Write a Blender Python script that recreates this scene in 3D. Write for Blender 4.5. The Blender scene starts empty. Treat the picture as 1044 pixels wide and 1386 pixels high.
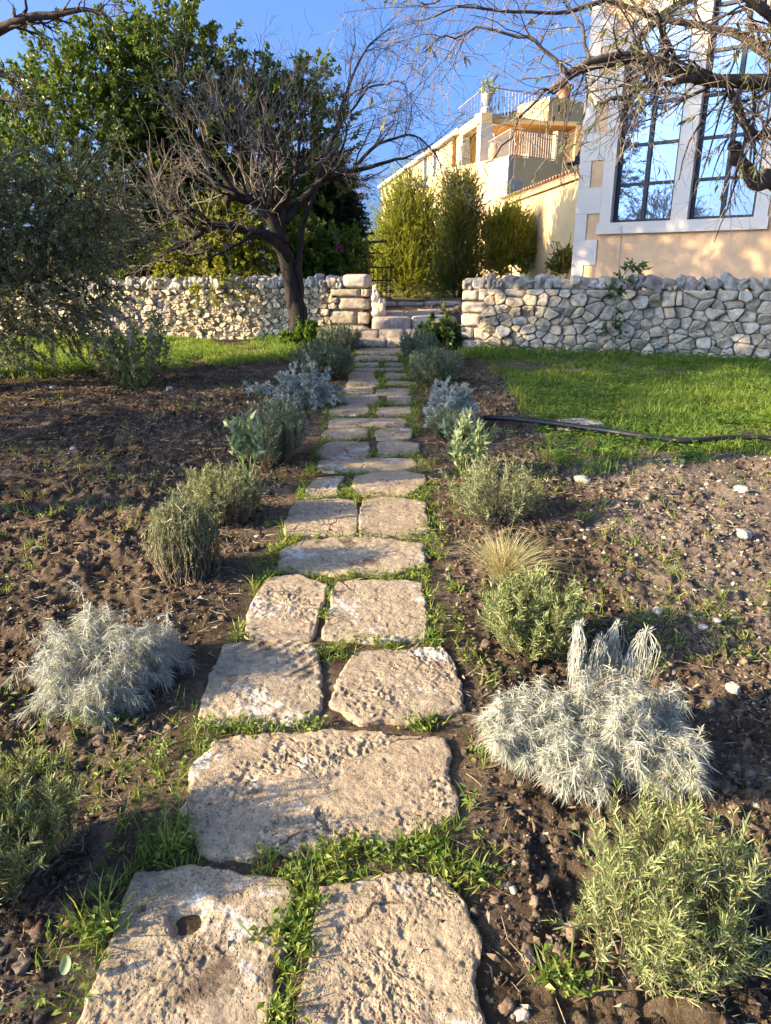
import bpy, math
import numpy as np
from mathutils import Vector

rad = math.radians
SC = bpy.context.scene
COL = SC.collection
RNG = np.random.default_rng(11)

# ------------------------------------------------------------------ camera numbers
F_PX, CX, CY, PITCH, CAM_H = 961.0, 522.0, 693.0, rad(18.6), 1.5
SLOPE = 0.040
CP, SP = math.cos(PITCH), math.sin(PITCH)

def ray(px, py):
    u, v = (px - CX) / F_PX, (CY - py) / F_PX
    return np.array([u, CP + v * SP, -SP + v * CP])

def at(px, py, Y):
    """world point seen at a pixel, at forward distance Y"""
    d = ray(px, py)
    return np.array([0, 0, CAM_H]) + d * (Y / d[1])

def on_ground(px, py, dz=0.0):
    """world point seen at a pixel, on the sloping garden ground raised by dz"""
    d = ray(px, py)
    t = (CAM_H - dz) / (SLOPE * d[1] - d[2])
    return np.array([0, 0, CAM_H]) + d * t

# ------------------------------------------------------------------ noise
def _hash(ix, iy, iz, seed):
    h = (ix.astype(np.int64) * 374761393 + iy.astype(np.int64) * 668265263 +
         iz.astype(np.int64) * 2147483647 + seed * 974711) & 0xFFFFFFFF
    h = ((h ^ (h >> 13)) * 1274126177) & 0xFFFFFFFF
    h = ((h ^ (h >> 16)) * 2246822519) & 0xFFFFFFFF
    return ((h ^ (h >> 15)) & 0xFFFFFF) / float(0xFFFFFF)

def vnoise(p, seed=0):
    p = np.asarray(p, dtype=np.float64)
    i = np.floor(p).astype(np.int64)
    f = p - i
    f = f * f * (3 - 2 * f)
    out = np.zeros(len(p))
    for a in (0, 1):
        wa = f[:, 0] if a else 1 - f[:, 0]
        for b in (0, 1):
            wb = f[:, 1] if b else 1 - f[:, 1]
            for c in (0, 1):
                wc = f[:, 2] if c else 1 - f[:, 2]
                out += wa * wb * wc * _hash(i[:, 0] + a, i[:, 1] + b, i[:, 2] + c, seed)
    return out * 2 - 1

def fbm(p, octaves=4, seed=0, gain=0.5, lac=2.03):
    p = np.asarray(p, dtype=np.float64)
    out, amp, s = np.zeros(len(p)), 1.0, 1.0
    for k in range(octaves):
        out += amp * vnoise(p * s + 17.3 * k, seed + k)
        amp *= gain
        s *= lac
    return out

def fbm2(x, y, scale, octaves=4, seed=0, gain=0.5):
    p = np.stack([x * scale, y * scale, np.full_like(x, 0.5)], 1)
    return fbm(p, octaves, seed, gain)

def smooth(a, b, x):
    t = np.clip((x - a) / (b - a), 0, 1)
    return t * t * (3 - 2 * t)

def nrm(v):
    return v / np.maximum(np.linalg.norm(v, axis=-1, keepdims=True), 1e-9)

# ------------------------------------------------------------------ mesh builder
class MB:
    def __init__(self):
        self.V, self.Q, self.T, self.qm, self.tm, self.n = [], [], [], [], [], 0

    def add(self, V, Q=None, T=None, m=0):
        V = np.asarray(V, dtype=np.float64).reshape(-1, 3)
        if Q is not None and len(Q):
            Q = np.asarray(Q, dtype=np.int64)
            self.Q.append(Q + self.n)
            self.qm.append(np.full(len(Q), m))
        if T is not None and len(T):
            T = np.asarray(T, dtype=np.int64)
            self.T.append(T + self.n)
            self.tm.append(np.full(len(T), m))
        self.V.append(V)
        self.n += len(V)
        return self

    def box(self, lo, hi, fr=None, m=0):
        lo, hi = np.minimum(lo, hi), np.maximum(lo, hi)
        x = np.array([[(hi if (k >> a) & 1 else lo)[a] for a in range(3)] for k in range(8)], float)
        if fr is not None:
            x = fr(x)
        q = [(0, 2, 3, 1), (4, 5, 7, 6), (0, 1, 5, 4), (2, 6, 7, 3), (0, 4, 6, 2), (1, 3, 7, 5)]
        return self.add(x, q, m=m)

    def prism(self, poly, z0, z1, m=0):
        """upright prism over a footprint polygon"""
        n = len(poly)
        V = [(p[0], p[1], z0) for p in poly] + [(p[0], p[1], z1) for p in poly]
        c = np.mean(np.array(poly, float)[:, :2], axis=0)
        V += [(c[0], c[1], z0), (c[0], c[1], z1)]
        Q = [(i, (i + 1) % n, n + (i + 1) % n, n + i) for i in range(n)]
        T = [((i + 1) % n, i, 2 * n) for i in range(n)] + [(n + i, n + (i + 1) % n, 2 * n + 1) for i in range(n)]
        return self.add(V, Q, T, m=m)

    def tubes(self, P, R, n=5, m=0, cap=True):
        """P (B,K,3) polylines, R (B,K) radii"""
        P, R = np.asarray(P, float), np.asarray(R, float)
        if P.ndim == 2:
            P, R = P[None], R[None]
        B, K = P.shape[:2]
        if B == 0:
            return self
        t = np.empty_like(P)
        t[:, 1:-1] = P[:, 2:] - P[:, :-2]
        t[:, 0] = P[:, 1] - P[:, 0]
        t[:, -1] = P[:, -1] - P[:, -2]
        t = nrm(t)
        mean = nrm(P[:, -1] - P[:, 0])
        ref = np.where(np.abs(mean[:, :1]) < 0.6, np.array([[1.0, 0, 0]]), np.array([[0, 0.6, 0.8]]))
        ref = ref[:, None, :]
        u = nrm(np.cross(t, ref))
        w = np.cross(t, u)
        a = np.arange(n) * 2 * math.pi / n
        ring = (P[:, :, None, :] + R[:, :, None, None] * (np.cos(a)[None, None, :, None] * u[:, :, None, :] +
                np.sin(a)[None, None, :, None] * w[:, :, None, :]))
        V = ring.reshape(-1, 3)
        b, k, j = np.meshgrid(np.arange(B), np.arange(K - 1), np.arange(n), indexing='ij')
        j2 = (j + 1) % n
        i0 = (b * K + k) * n
        i1 = (b * K + k + 1) * n
        Q = np.stack([i0 + j, i0 + j2, i1 + j2, i1 + j], -1).reshape(-1, 4)
        self.add(V, Q, m=m)
        if cap:
            T = []
            for bb in range(B if B < 60 else 0):
                for e, k0 in ((0, 0), (1, K - 1)):
                    o = (bb * K + k0) * n
                    for q in range(1, n - 1):
                        T.append((o, o + q, o + q + 1) if e else (o, o + q + 1, o + q))
            if T:
                self.T.append(np.array(T) + self.n - len(V))
                self.tm.append(np.full(len(T), m))
        return self

    def build(self, name, mats, parent=None, smooth_=False, origin=None):
        V = np.concatenate(self.V) if self.V else np.zeros((0, 3))
        Q = np.concatenate(self.Q) if self.Q else np.zeros((0, 4), np.int64)
        T = np.concatenate(self.T) if self.T else np.zeros((0, 3), np.int64)
        o = np.zeros(3)
        if parent is not None:
            o = np.array(parent.location)
        elif origin is not None:
            o = np.array(origin, float)
        me = bpy.data.meshes.new(name)
        me.vertices.add(len(V))
        me.vertices.foreach_set('co', (V - o).astype(np.float32).ravel())
        nl = len(Q) * 4 + len(T) * 3
        me.loops.add(nl)
        me.loops.foreach_set('vertex_index', np.concatenate([Q.ravel(), T.ravel()]).astype(np.int32))
        me.polygons.add(len(Q) + len(T))
        st = np.concatenate([np.arange(len(Q)) * 4, len(Q) * 4 + np.arange(len(T)) * 3]).astype(np.int32)
        me.polygons.foreach_set('loop_start', st)
        mats = mats if isinstance(mats, (list, tuple)) else [mats]
        for x in mats:
            me.materials.append(x)
        if len(mats) > 1:
            mi = np.concatenate(self.qm + self.tm).astype(np.int32)
            me.polygons.foreach_set('material_index', mi)
        me.polygons.foreach_set('use_smooth', np.full(len(Q) + len(T), bool(smooth_), dtype=bool))
        me.update(calc_edges=True)
        ob = bpy.data.objects.new(name, me)
        COL.objects.link(ob)
        if parent is not None:
            ob.parent = parent
        else:
            ob.location = o
        return ob

def thing(name, label, cat, loc, group=None):
    o = bpy.data.objects.new(name, None)
    COL.objects.link(o)
    o.location = tuple(float(c) for c in loc)
    o.empty_display_size = 0.1
    return tag(o, label, cat, group)

def tag(o, label, cat, group=None):
    o['label'] = label
    o['category'] = cat
    if group:
        o['group'] = group
    return o

def setting(o):
    o['kind'] = 'structure'
    return o

def stuff(o, label, cat):
    o['kind'] = 'stuff'
    o['label'] = label
    o['category'] = cat
    return o

def copy_thing(root, loc, rotz, scale, label, group=None):
    r = root.copy()
    COL.objects.link(r)
    r.location = loc
    r.rotation_euler = (0, 0, rotz)
    r.scale = (scale,) * 3 if not isinstance(scale, tuple) else scale
    r['label'] = label
    if group:
        r['group'] = group
    for ch in list(root.children):
        c = ch.copy()
        COL.objects.link(c)
        c.parent = r
    return r

# ------------------------------------------------------------------ shape pieces
def spline(pts, n, wob=0.0, seed=0):
    """Catmull-Rom through pts resampled to n points"""
    p = np.asarray(pts, float)
    p = np.vstack([2 * p[0] - p[1], p, 2 * p[-1] - p[-2]])
    m = len(p) - 3
    t = np.linspace(0, m - 1e-6, n)
    i = np.floor(t).astype(int)
    f = (t - i)[:, None]
    a, b, c, d = p[i], p[i + 1], p[i + 2], p[i + 3]
    out = 0.5 * ((2 * b) + (c - a) * f + (2 * a - 5 * b + 4 * c - d) * f ** 2 + (3 * b - a - 3 * c + d) * f ** 3)
    if wob:
        q = np.stack([np.arange(n) * 0.55, np.full(n, seed * 7.7), np.zeros(n)], 1)
        off = np.stack([vnoise(q, 5), vnoise(q, 6), vnoise(q, 7)], 1) * wob
        off *= np.linspace(0, 1, n)[:, None] ** 0.5
        out = out + off
    return out

def lerp_along(vals, n):
    v = np.asarray(vals, float)
    return np.interp(np.linspace(0, len(v) - 1, n), np.arange(len(v)), v)

_CS = {}
def cube_sphere(n):
    if n in _CS:
        return _CS[n]
    g = np.linspace(-1, 1, n + 1)
    V, Q, idx = [], [], {}
    def vid(p):
        k = tuple(np.round(p, 6))
        if k not in idx:
            idx[k] = len(V)
            V.append(p)
        return idx[k]
    for ax in range(3):
        for s in (-1, 1):
            b, c = (ax + 1) % 3, (ax + 2) % 3
            for i in range(n):
                for j in range(n):
                    q = []
                    for (di, dj) in ((0, 0), (1, 0), (1, 1), (0, 1)):
                        p = [0, 0, 0]
                        p[ax], p[b], p[c] = s, g[i + di], g[j + dj]
                        q.append(vid(p))
                    Q.append(q if s > 0 else q[::-1])
    _CS[n] = (np.array(V, float), np.array(Q))
    return _CS[n]

def stone_pts(size, k=4.0, rough=0.12, n=6, seed=0, freq=1.6):
    """a lumpy boulder / block: superellipsoid with noise; size = full extents"""
    V, Q = cube_sphere(n)
    r = (np.abs(V) ** k).sum(1) ** (1 / k)
    P = V / r[:, None]
    d = fbm(P * freq + seed * 3.17, 3, 40 + seed % 13)
    tap = 1 + 0.25 * rough / 0.12 * vnoise(np.array([[seed * 1.3, 0.2, 0.7]]))[0] * P[:, 2:3] * 0.5
    P = P * (1 + rough * d)[:, None]
    P[:, :2] *= tap
    return P * np.asarray(size, float) * 0.5, Q

def rot3(rx=0, ry=0, rz=0):
    cx, sx, cy, sy, cz, sz = math.cos(rx), math.sin(rx), math.cos(ry), math.sin(ry), math.cos(rz), math.sin(rz)
    X = np.array([[1, 0, 0], [0, cx, -sx], [0, sx, cx]])
    Y = np.array([[cy, 0, sy], [0, 1, 0], [-sy, 0, cy]])
    Z = np.array([[cz, -sz, 0], [sz, cz, 0], [0, 0, 1]])
    return Z @ Y @ X

def rand_dirs(n, rng):
    v = rng.normal(size=(n, 3))
    return nrm(v)

def perp(d, rng):
    """random unit vectors perpendicular to each row of d"""
    v = np.cross(d, rand_dirs(len(d), rng))
    return nrm(v)

def add_leaves(mb, pos, d, length, width, rng, fold=0.25, nrm_up=0.0, m=0):
    """diamond leaves: base, left, tip, right"""
    n = len(pos)
    d = nrm(d)
    side = perp(d, rng)
    if nrm_up > 0:
        s2 = nrm(np.cross(d, np.array([0, 0, 1.0])) + 1e-4)
        side = nrm(side * (1 - nrm_up) + s2 * nrm_up)
    up = np.cross(side, d)
    L = np.broadcast_to(length, (n,))[:, None]
    W = np.broadcast_to(width, (n,))[:, None]
    base = pos
    tip = pos + d * L - up * L * fold * 0.5
    mid = pos + d * L * 0.45 + up * W * fold
    V = np.stack([base, mid - side * W * 0.5, tip, mid + side * W * 0.5], 1).reshape(-1, 3)
    i = np.arange(n) * 4
    mb.add(V, np.stack([i, i + 1, i + 2, i + 3], 1), m=m)

def add_blades(mb, pos, d, length, width, rng, bend=0.3, bend_dir=None, m=0, side=None, curl=0.0):
    """tapering bent strips (needles, grass): quad + quad + tri tip"""
    n = len(pos)
    d = nrm(d)
    if side is None:
        side = perp(d, rng)
    L = np.broadcast_to(length, (n,))[:, None]
    W = np.broadcast_to(width, (n,))[:, None] * 0.5
    bd = perp(d, rng) if bend_dir is None else np.broadcast_to(bend_dir, (n, 3))
    if curl:
        bd = nrm(bd + perp(d, rng) * curl)
    B = np.broadcast_to(bend, (n,))[:, None]
    c1 = pos + d * L * 0.4 + bd * L * B * 0.16
    c2 = pos + d * L * 0.75 + bd * L * B * 0.55
    c3 = pos + d * L * 0.98 + bd * L * B
    V = np.stack([pos - side * W * .8, pos + side * W * .8, c1 - side * W, c1 + side * W,
                  c2 - side * W * .8, c2 + side * W * .8, c3], 1).reshape(-1, 3)
    i = np.arange(n) * 7
    Q = np.concatenate([np.stack([i, i + 1, i + 3, i + 2], 1), np.stack([i + 2, i + 3, i + 5, i + 4], 1)])
    T = np.stack([i + 4, i + 5, i + 6], 1)
    mb.add(V, Q, T, m=m)

def grow(P, R, per, length, ang, rng, K=5, bias=(0, 0, 0), wig=0.12, rs=0.55, t0=0.2, t1=1.0, rmin=0.0015, lpow=0.0):
    """children polylines off parent polylines P (B,K0,3)"""
    B, K0 = P.shape[:2]
    N = B * per
    b = np.repeat(np.arange(B), per)
    t = rng.uniform(t0, t1, N) * (K0 - 1) * 0.999
    i = np.floor(t).astype(int)
    f = (t - i)[:, None]
    base = P[b, i] * (1 - f) + P[b, i + 1] * f
    tan = nrm(P[b, i + 1] - P[b, i])
    r0 = (R[b, i] * (1 - f[:, 0]) + R[b, i + 1] * f[:, 0]) * rs
    r0 = np.maximum(r0, rmin)
    a = rng.uniform(ang[0], ang[1], N)[:, None]
    d = nrm(tan * np.cos(a) + perp(tan, rng) * np.sin(a) + np.asarray(bias))
    L = rng.uniform(length[0], length[1], N)
    if lpow:
        L = L * (1 - (t / (K0 - 1)) * lpow)
    out = np.empty((N, K, 3))
    out[:, 0] = base
    cur = d
    for k in range(1, K):
        cur = nrm(cur + rng.normal(size=(N, 3)) * wig + np.asarray(bias) * 0.25)
        out[:, k] = out[:, k - 1] + cur * (L / (K - 1))[:, None]
    Rr = r0[:, None] * np.linspace(1, 0.35, K)[None]
    Rr = np.maximum(Rr, rmin * 0.7)
    return out, Rr

def sprays(mb_leaf, mb_twig, base, d, twig_len, n_leaf, leaf_len, leaf_w, rng, ang=(0.5, 1.1), droop=0.0,
           twig_r=0.004, K=4, blade=False, up=0.0, t0=0.15, wig=0.15, fold=0.25):
    """short twigs with leaves along them"""
    N = len(base)
    P = np.empty((N, K, 3))
    P[:, 0] = base
    L = np.broadcast_to(twig_len, (N,)) * rng.uniform(0.7, 1.3, N)
    cur = nrm(d)
    for k in range(1, K):
        cur = nrm(cur + rng.normal(size=(N, 3)) * wig + np.array([0, 0, -droop]))
        P[:, k] = P[:, k - 1] + cur * (L / (K - 1))[:, None]
    if mb_twig is not None:
        mb_twig.tubes(P, np.broadcast_to(np.linspace(twig_r, twig_r * 0.4, K), (N, K)), n=3, cap=False)
    b = np.repeat(np.arange(N), n_leaf)
    t = rng.uniform(t0, 1.0, N * n_leaf) * (K - 1) * 0.999
    i = np.floor(t).astype(int)
    f = (t - i)[:, None]
    pos = P[b, i] * (1 - f) + P[b, i + 1] * f
    tan = nrm(P[b, i + 1] - P[b, i])
    a = rng.uniform(ang[0], ang[1], len(b))[:, None]
    ld = nrm(tan * np.cos(a) + perp(tan, rng) * np.sin(a) + np.array([0, 0, up]))
    ll = leaf_len * rng.uniform(0.65, 1.25, len(b))
    if blade:
        add_blades(mb_leaf, pos, ld, ll, leaf_w, rng, bend=rng.uniform(0.0, 0.35, len(b)))
    else:
        add_leaves(mb_leaf, pos, ld, ll, leaf_w * rng.uniform(0.75, 1.2, len(b)), rng, fold=fold, nrm_up=0.35)
    return P

def blob_points(blobs, n, rng, shell=0.45, zmin=None):
    """points through ellipsoids (centre, radii), denser to the surface; returns points, outward directions"""
    vol = np.array([b[1][0] * b[1][1] * b[1][2] for b in blobs]) ** 0.75
    cnt = rng.multinomial(n, vol / vol.sum())
    P, D = [], []
    for (c, r), k in zip(blobs, cnt):
        d = rand_dirs(k, rng)
        rr = rng.uniform(0, 1, k) ** shell
        r = np.asarray(r, float)
        lump = 1 + 0.28 * fbm(d * 2.3 + np.asarray(c)[None], 3, 3)
        p = np.asarray(c) + d * r * (rr * lump)[:, None]
        P.append(p)
        D.append(nrm(d / r))
    P, D = np.concatenate(P), np.concatenate(D)
    if zmin is not None:
        k = P[:, 2] > zmin
        P, D = P[k], D[k]
    return P, D
# ------------------------------------------------------------------ materials
def node(nt, kind, inp=None, **props):
    n = nt.nodes.new(kind)
    for k, v in props.items():
        setattr(n, k, v)
    for k, v in (inp or {}).items():
        s = n.inputs[k]
        if isinstance(v, bpy.types.NodeSocket):
            nt.links.new(v, s)
        else:
            s.default_value = v
    return n

def c4(c):
    return (c[0], c[1], c[2], 1.0)

def ramp(nt, fac, stops, interp='LINEAR'):
    n = nt.nodes.new('ShaderNodeValToRGB')
    nt.links.new(fac, n.inputs[0])
    e = n.color_ramp.elements
    n.color_ramp.interpolation = interp
    while len(e) < len(stops):
        e.new(0.5)
    for k, (p, c) in enumerate(stops):
        e[k].position = p
        e[k].color = c4(c) if not np.isscalar(c) else (c, c, c, 1)
    return n.outputs[0]

def mixc(nt, fac, a, b, mode='MIX'):
    n = nt.nodes.new('ShaderNodeMix')
    n.data_type = 'RGBA'
    n.blend_type = mode
    for s, v in ((n.inputs[0], fac), (n.inputs[6], a), (n.inputs[7], b)):
        if isinstance(v, bpy.types.NodeSocket):
            nt.links.new(v, s)
        elif np.isscalar(v):
            s.default_value = v
        else:
            s.default_value = c4(v)
    return n.outputs[2]

def math_(nt, op, a, b=0.0, clamp=False):
    n = nt.nodes.new('ShaderNodeMath')
    n.operation = op
    n.use_clamp = clamp
    for s, v in ((n.inputs[0], a), (n.inputs[1], b)):
        if isinstance(v, bpy.types.NodeSocket):
            nt.links.new(v, s)
        else:
            s.default_value = v
    return n.outputs[0]

def noise(nt, co, scale, detail=5, rough=0.55, dist=0.0):
    return node(nt, 'ShaderNodeTexNoise', {'Vector': co, 'Scale': scale, 'Detail': detail, 'Roughness': rough,
                                           'Distortion': dist}).outputs[0]

def new_mat(name):
    m = bpy.data.materials.new(name)
    m.use_nodes = True
    nt = m.node_tree
    nt.nodes.clear()
    out = nt.nodes.new('ShaderNodeOutputMaterial')
    return m, nt, out

def coords(nt, which='Object'):
    return nt.nodes.new('ShaderNodeTexCoord').outputs[which]

def plain(name, color, rough=0.6, metallic=0.0, var=0.12, scale=8.0, bump=0.0, bscale=60.0, spec=0.4):
    """a painted / plastered / metal surface with slight mottling"""
    m, nt, out = new_mat(name)
    co = coords(nt)
    n1 = noise(nt, co, scale, 6, 0.6)
    lo = [c * (1 - var) for c in color]
    hi = [min(1, c * (1 + var)) for c in color]
    col = ramp(nt, n1, [(0.3, lo), (0.7, hi)])
    p = node(nt, 'ShaderNodeBsdfPrincipled', {'Base Color': col, 'Roughness': rough, 'Metallic': metallic,
                                              'Specular IOR Level': spec})
    if bump:
        b = node(nt, 'ShaderNodeBump', {'Height': noise(nt, co, bscale, 4), 'Strength': bump, 'Distance': 0.01})
        nt.links.new(b.outputs[0], p.inputs['Normal'])
    nt.links.new(p.outputs[0], out.inputs[0])
    return m

def leaf_mat(name, cols, trans=0.35, rough=0.5, clump=None, spec=0.35):
    """foliage: colour varies leaf by leaf, some light passes through"""
    m, nt, out = new_mat(name)
    geo = nt.nodes.new('ShaderNodeNewGeometry')
    k = len(cols)
    col = ramp(nt, geo.outputs['Random Per Island'], [(i / (k - 1), c) for i, c in enumerate(cols)])
    if clump:
        f = ramp(nt, noise(nt, coords(nt), clump[0], 2), [(0.38, 0.0), (0.62, 1.0)])
        col = mixc(nt, f, col, mixc(nt, 0.6, col, clump[1]))
    p = node(nt, 'ShaderNodeBsdfPrincipled', {'Base Color': col, 'Roughness': rough, 'Specular IOR Level': spec})
    t = node(nt, 'ShaderNodeBsdfTranslucent', {'Color': mixc(nt, 1.0, col, (1.25, 1.15, 0.7), 'MULTIPLY')})
    mx = node(nt, 'ShaderNodeMixShader', {0: trans, 1: p.outputs[0], 2: t.outputs[0]})
    nt.links.new(mx.outputs[0], out.inputs[0])
    return m

def bark_mat(name, dark, light, scale=18, stretch=0.25, bump=0.6):
    m, nt, out = new_mat(name)
    co = coords(nt)
    mp = node(nt, 'ShaderNodeMapping', {'Vector': co, 'Scale': (1, 1, stretch)})
    n1 = noise(nt, mp.outputs[0], scale, 7, 0.65, 0.6)
    col = ramp(nt, n1, [(0.3, dark), (0.68, light)])
    b = node(nt, 'ShaderNodeBump', {'Height': n1, 'Strength': bump, 'Distance': 0.02})
    p = node(nt, 'ShaderNodeBsdfPrincipled', {'Base Color': col, 'Roughness': 0.85, 'Specular IOR Level': 0.2,
                                              'Normal': b.outputs[0]})
    nt.links.new(p.outputs[0], out.inputs[0])
    return m

def slab_mat():
    """weathered limestone paving: pitted tan stone, white lichen crusts, soil in the hollows"""
    m, nt, out = new_mat('paving_limestone')
    oi = nt.nodes.new('ShaderNodeObjectInfo')
    co0 = coords(nt)
    off = node(nt, 'ShaderNodeVectorMath', {0: co0, 1: (0, 0, 0)}, operation='ADD')
    cx = node(nt, 'ShaderNodeCombineXYZ', {'X': math_(nt, 'MULTIPLY', oi.outputs['Random'], 37.0),
                                           'Y': math_(nt, 'MULTIPLY', oi.outputs['Random'], 91.0), 'Z': 0.0})
    nt.links.new(cx.outputs[0], off.inputs[1])
    co = off.outputs[0]
    big = noise(nt, co, 5.0, 5, 0.6)
    mid = noise(nt, co, 26.0, 8, 0.75)
    fine = noise(nt, co, 170.0, 5, 0.75)
    base = ramp(nt, mid, [(0.28, (0.15, 0.112, 0.072)), (0.5, (0.33, 0.262, 0.172)), (0.72, (0.48, 0.40, 0.285))])
    tint = ramp(nt, oi.outputs['Random'], [(0.0, (0.86, 0.82, 0.78)), (0.25, (1.0, 0.97, 0.95)), (0.5, (1.0, 0.94, 0.86)), (1.0, (0.95, 0.95, 0.92))])
    base = mixc(nt, 1.0, base, tint, 'MULTIPLY')
    base = mixc(nt, math_(nt, 'MULTIPLY', ramp(nt, fine, [(0.35, 0.0), (0.6, 1.0)]), 0.35), base, (0.50, 0.42, 0.31))
    # pits
    vo = node(nt, 'ShaderNodeTexVoronoi', {'Vector': co, 'Scale': 130.0, 'Randomness': 1.0})
    pit = math_(nt, 'MULTIPLY', ramp(nt, vo.outputs['Distance'], [(0.12, 1.0), (0.34, 0.0)]),
                ramp(nt, noise(nt, co, 16.0, 4), [(0.42, 0.0), (0.58, 1.0)]))
    base = mixc(nt, math_(nt, 'MULTIPLY', pit, 0.75), base, (0.07, 0.05, 0.035))
    # dark grey lichen freckles and white crust patches
    blk = math_(nt, 'MULTIPLY', ramp(nt, noise(nt, co, 60.0, 3, 0.6), [(0.60, 0.0), (0.67, 1.0)]),
                ramp(nt, noise(nt, co, 7.0, 2), [(0.45, 0.0), (0.6, 1.0)]))
    base = mixc(nt, math_(nt, 'MULTIPLY', blk, 0.7), base, (0.06, 0.055, 0.05))
    crust = math_(nt, 'MULTIPLY', ramp(nt, math_(nt, 'ADD', noise(nt, co, 3.2, 3, 0.5), math_(nt, 'MULTIPLY', mid, 0.7)),
                                       [(0.975, 0.0), (1.005, 1.0)]), ramp(nt, fine, [(0.35, 0.35), (0.5, 1.0)]))
    base = mixc(nt, math_(nt, 'MULTIPLY', crust, 0.7), base, (0.56, 0.53, 0.47))
    dirt = ramp(nt, math_(nt, 'ADD', math_(nt, 'ADD', big, math_(nt, 'MULTIPLY', math_(nt, 'SUBTRACT', oi.outputs['Random'], 0.5), 0.10)), math_(nt, 'MULTIPLY', fine, 0.25)), [(0.74, 0.0), (0.83, 0.85)])
    base = mixc(nt, dirt, base, (0.075, 0.05, 0.034))
    warp = node(nt, 'ShaderNodeVectorMath', {0: co}, operation='MULTIPLY_ADD')
    warp.inputs[1].default_value = (1, 1, 1)
    wn = node(nt, 'ShaderNodeVectorMath', {0: node(nt, 'ShaderNodeTexNoise', {'Vector': co, 'Scale': 9.0, 'Detail': 4.0}).outputs[1]}, operation='SCALE')
    wn.inputs['Scale'].default_value = 0.12
    nt.links.new(wn.outputs[0], warp.inputs[2])
    ck = nt.nodes.new('ShaderNodeTexVoronoi')
    ck.feature = 'DISTANCE_TO_EDGE'
    ck.inputs['Scale'].default_value = 1.7
    nt.links.new(warp.outputs[0], ck.inputs['Vector'])
    crack = math_(nt, 'MULTIPLY', ramp(nt, ck.outputs['Distance'], [(0.002, 1.0), (0.009, 0.0)]), ramp(nt, noise(nt, co, 4.0, 2), [(0.48, 0.0), (0.58, 1.0)]))
    base = mixc(nt, math_(nt, 'MULTIPLY', crack, 0.8), base, (0.05, 0.038, 0.027))
    h = math_(nt, 'ADD', math_(nt, 'MULTIPLY', mid, 0.9), math_(nt, 'MULTIPLY', fine, 0.35))
    h = math_(nt, 'SUBTRACT', h, crack)
    h = math_(nt, 'SUBTRACT', h, math_(nt, 'MULTIPLY', pit, 0.5))
    b = node(nt, 'ShaderNodeBump', {'Height': h, 'Strength': 0.9, 'Distance': 0.012})
    p = node(nt, 'ShaderNodeBsdfPrincipled', {'Base Color': base, 'Roughness': 0.92, 'Specular IOR Level': 0.15,
                                              'Normal': b.outputs[0]})
    nt.links.new(p.outputs[0], out.inputs[0])
    return m

def rubble_mat(name, cols, lich=(0.62, 0.61, 0.58), lich_amt=0.6, dark=(0.10, 0.095, 0.085), bump=0.8):
    m, nt, out = new_mat(name)
    co = coords(nt)
    geo = nt.nodes.new('ShaderNodeNewGeometry')
    k = len(cols)
    base = ramp(nt, geo.outputs['Random Per Island'], [(i / (k - 1), c) for i, c in enumerate(cols)])
    mid = noise(nt, co, 14.0, 7, 0.68)
    fine = noise(nt, co, 70.0, 5, 0.7)
    base = mixc(nt, 1.0, base, ramp(nt, mid, [(0.25, 0.55), (0.7, 1.25)]), 'MULTIPLY')
    f = ramp(nt, noise(nt, co, 6.0, 5, 0.65), [(0.5, 0.0), (0.6, 1.0)])
    base = mixc(nt, math_(nt, 'MULTIPLY', f, lich_amt), base, lich)
    f2 = ramp(nt, noise(nt, co, 26.0, 4, 0.7), [(0.58, 0.0), (0.66, 1.0)])
    base = mixc(nt, math_(nt, 'MULTIPLY', f2, 0.55), base, dark)
    h = math_(nt, 'ADD', mid, math_(nt, 'MULTIPLY', fine, 0.4))
    b = node(nt, 'ShaderNodeBump', {'Height': h, 'Strength': bump, 'Distance': 0.02})
    p = node(nt, 'ShaderNodeBsdfPrincipled', {'Base Color': base, 'Roughness': 0.92, 'Specular IOR Level': 0.15,
                                              'Normal': b.outputs[0]})
    nt.links.new(p.outputs[0], out.inputs[0])
    return m

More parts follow.
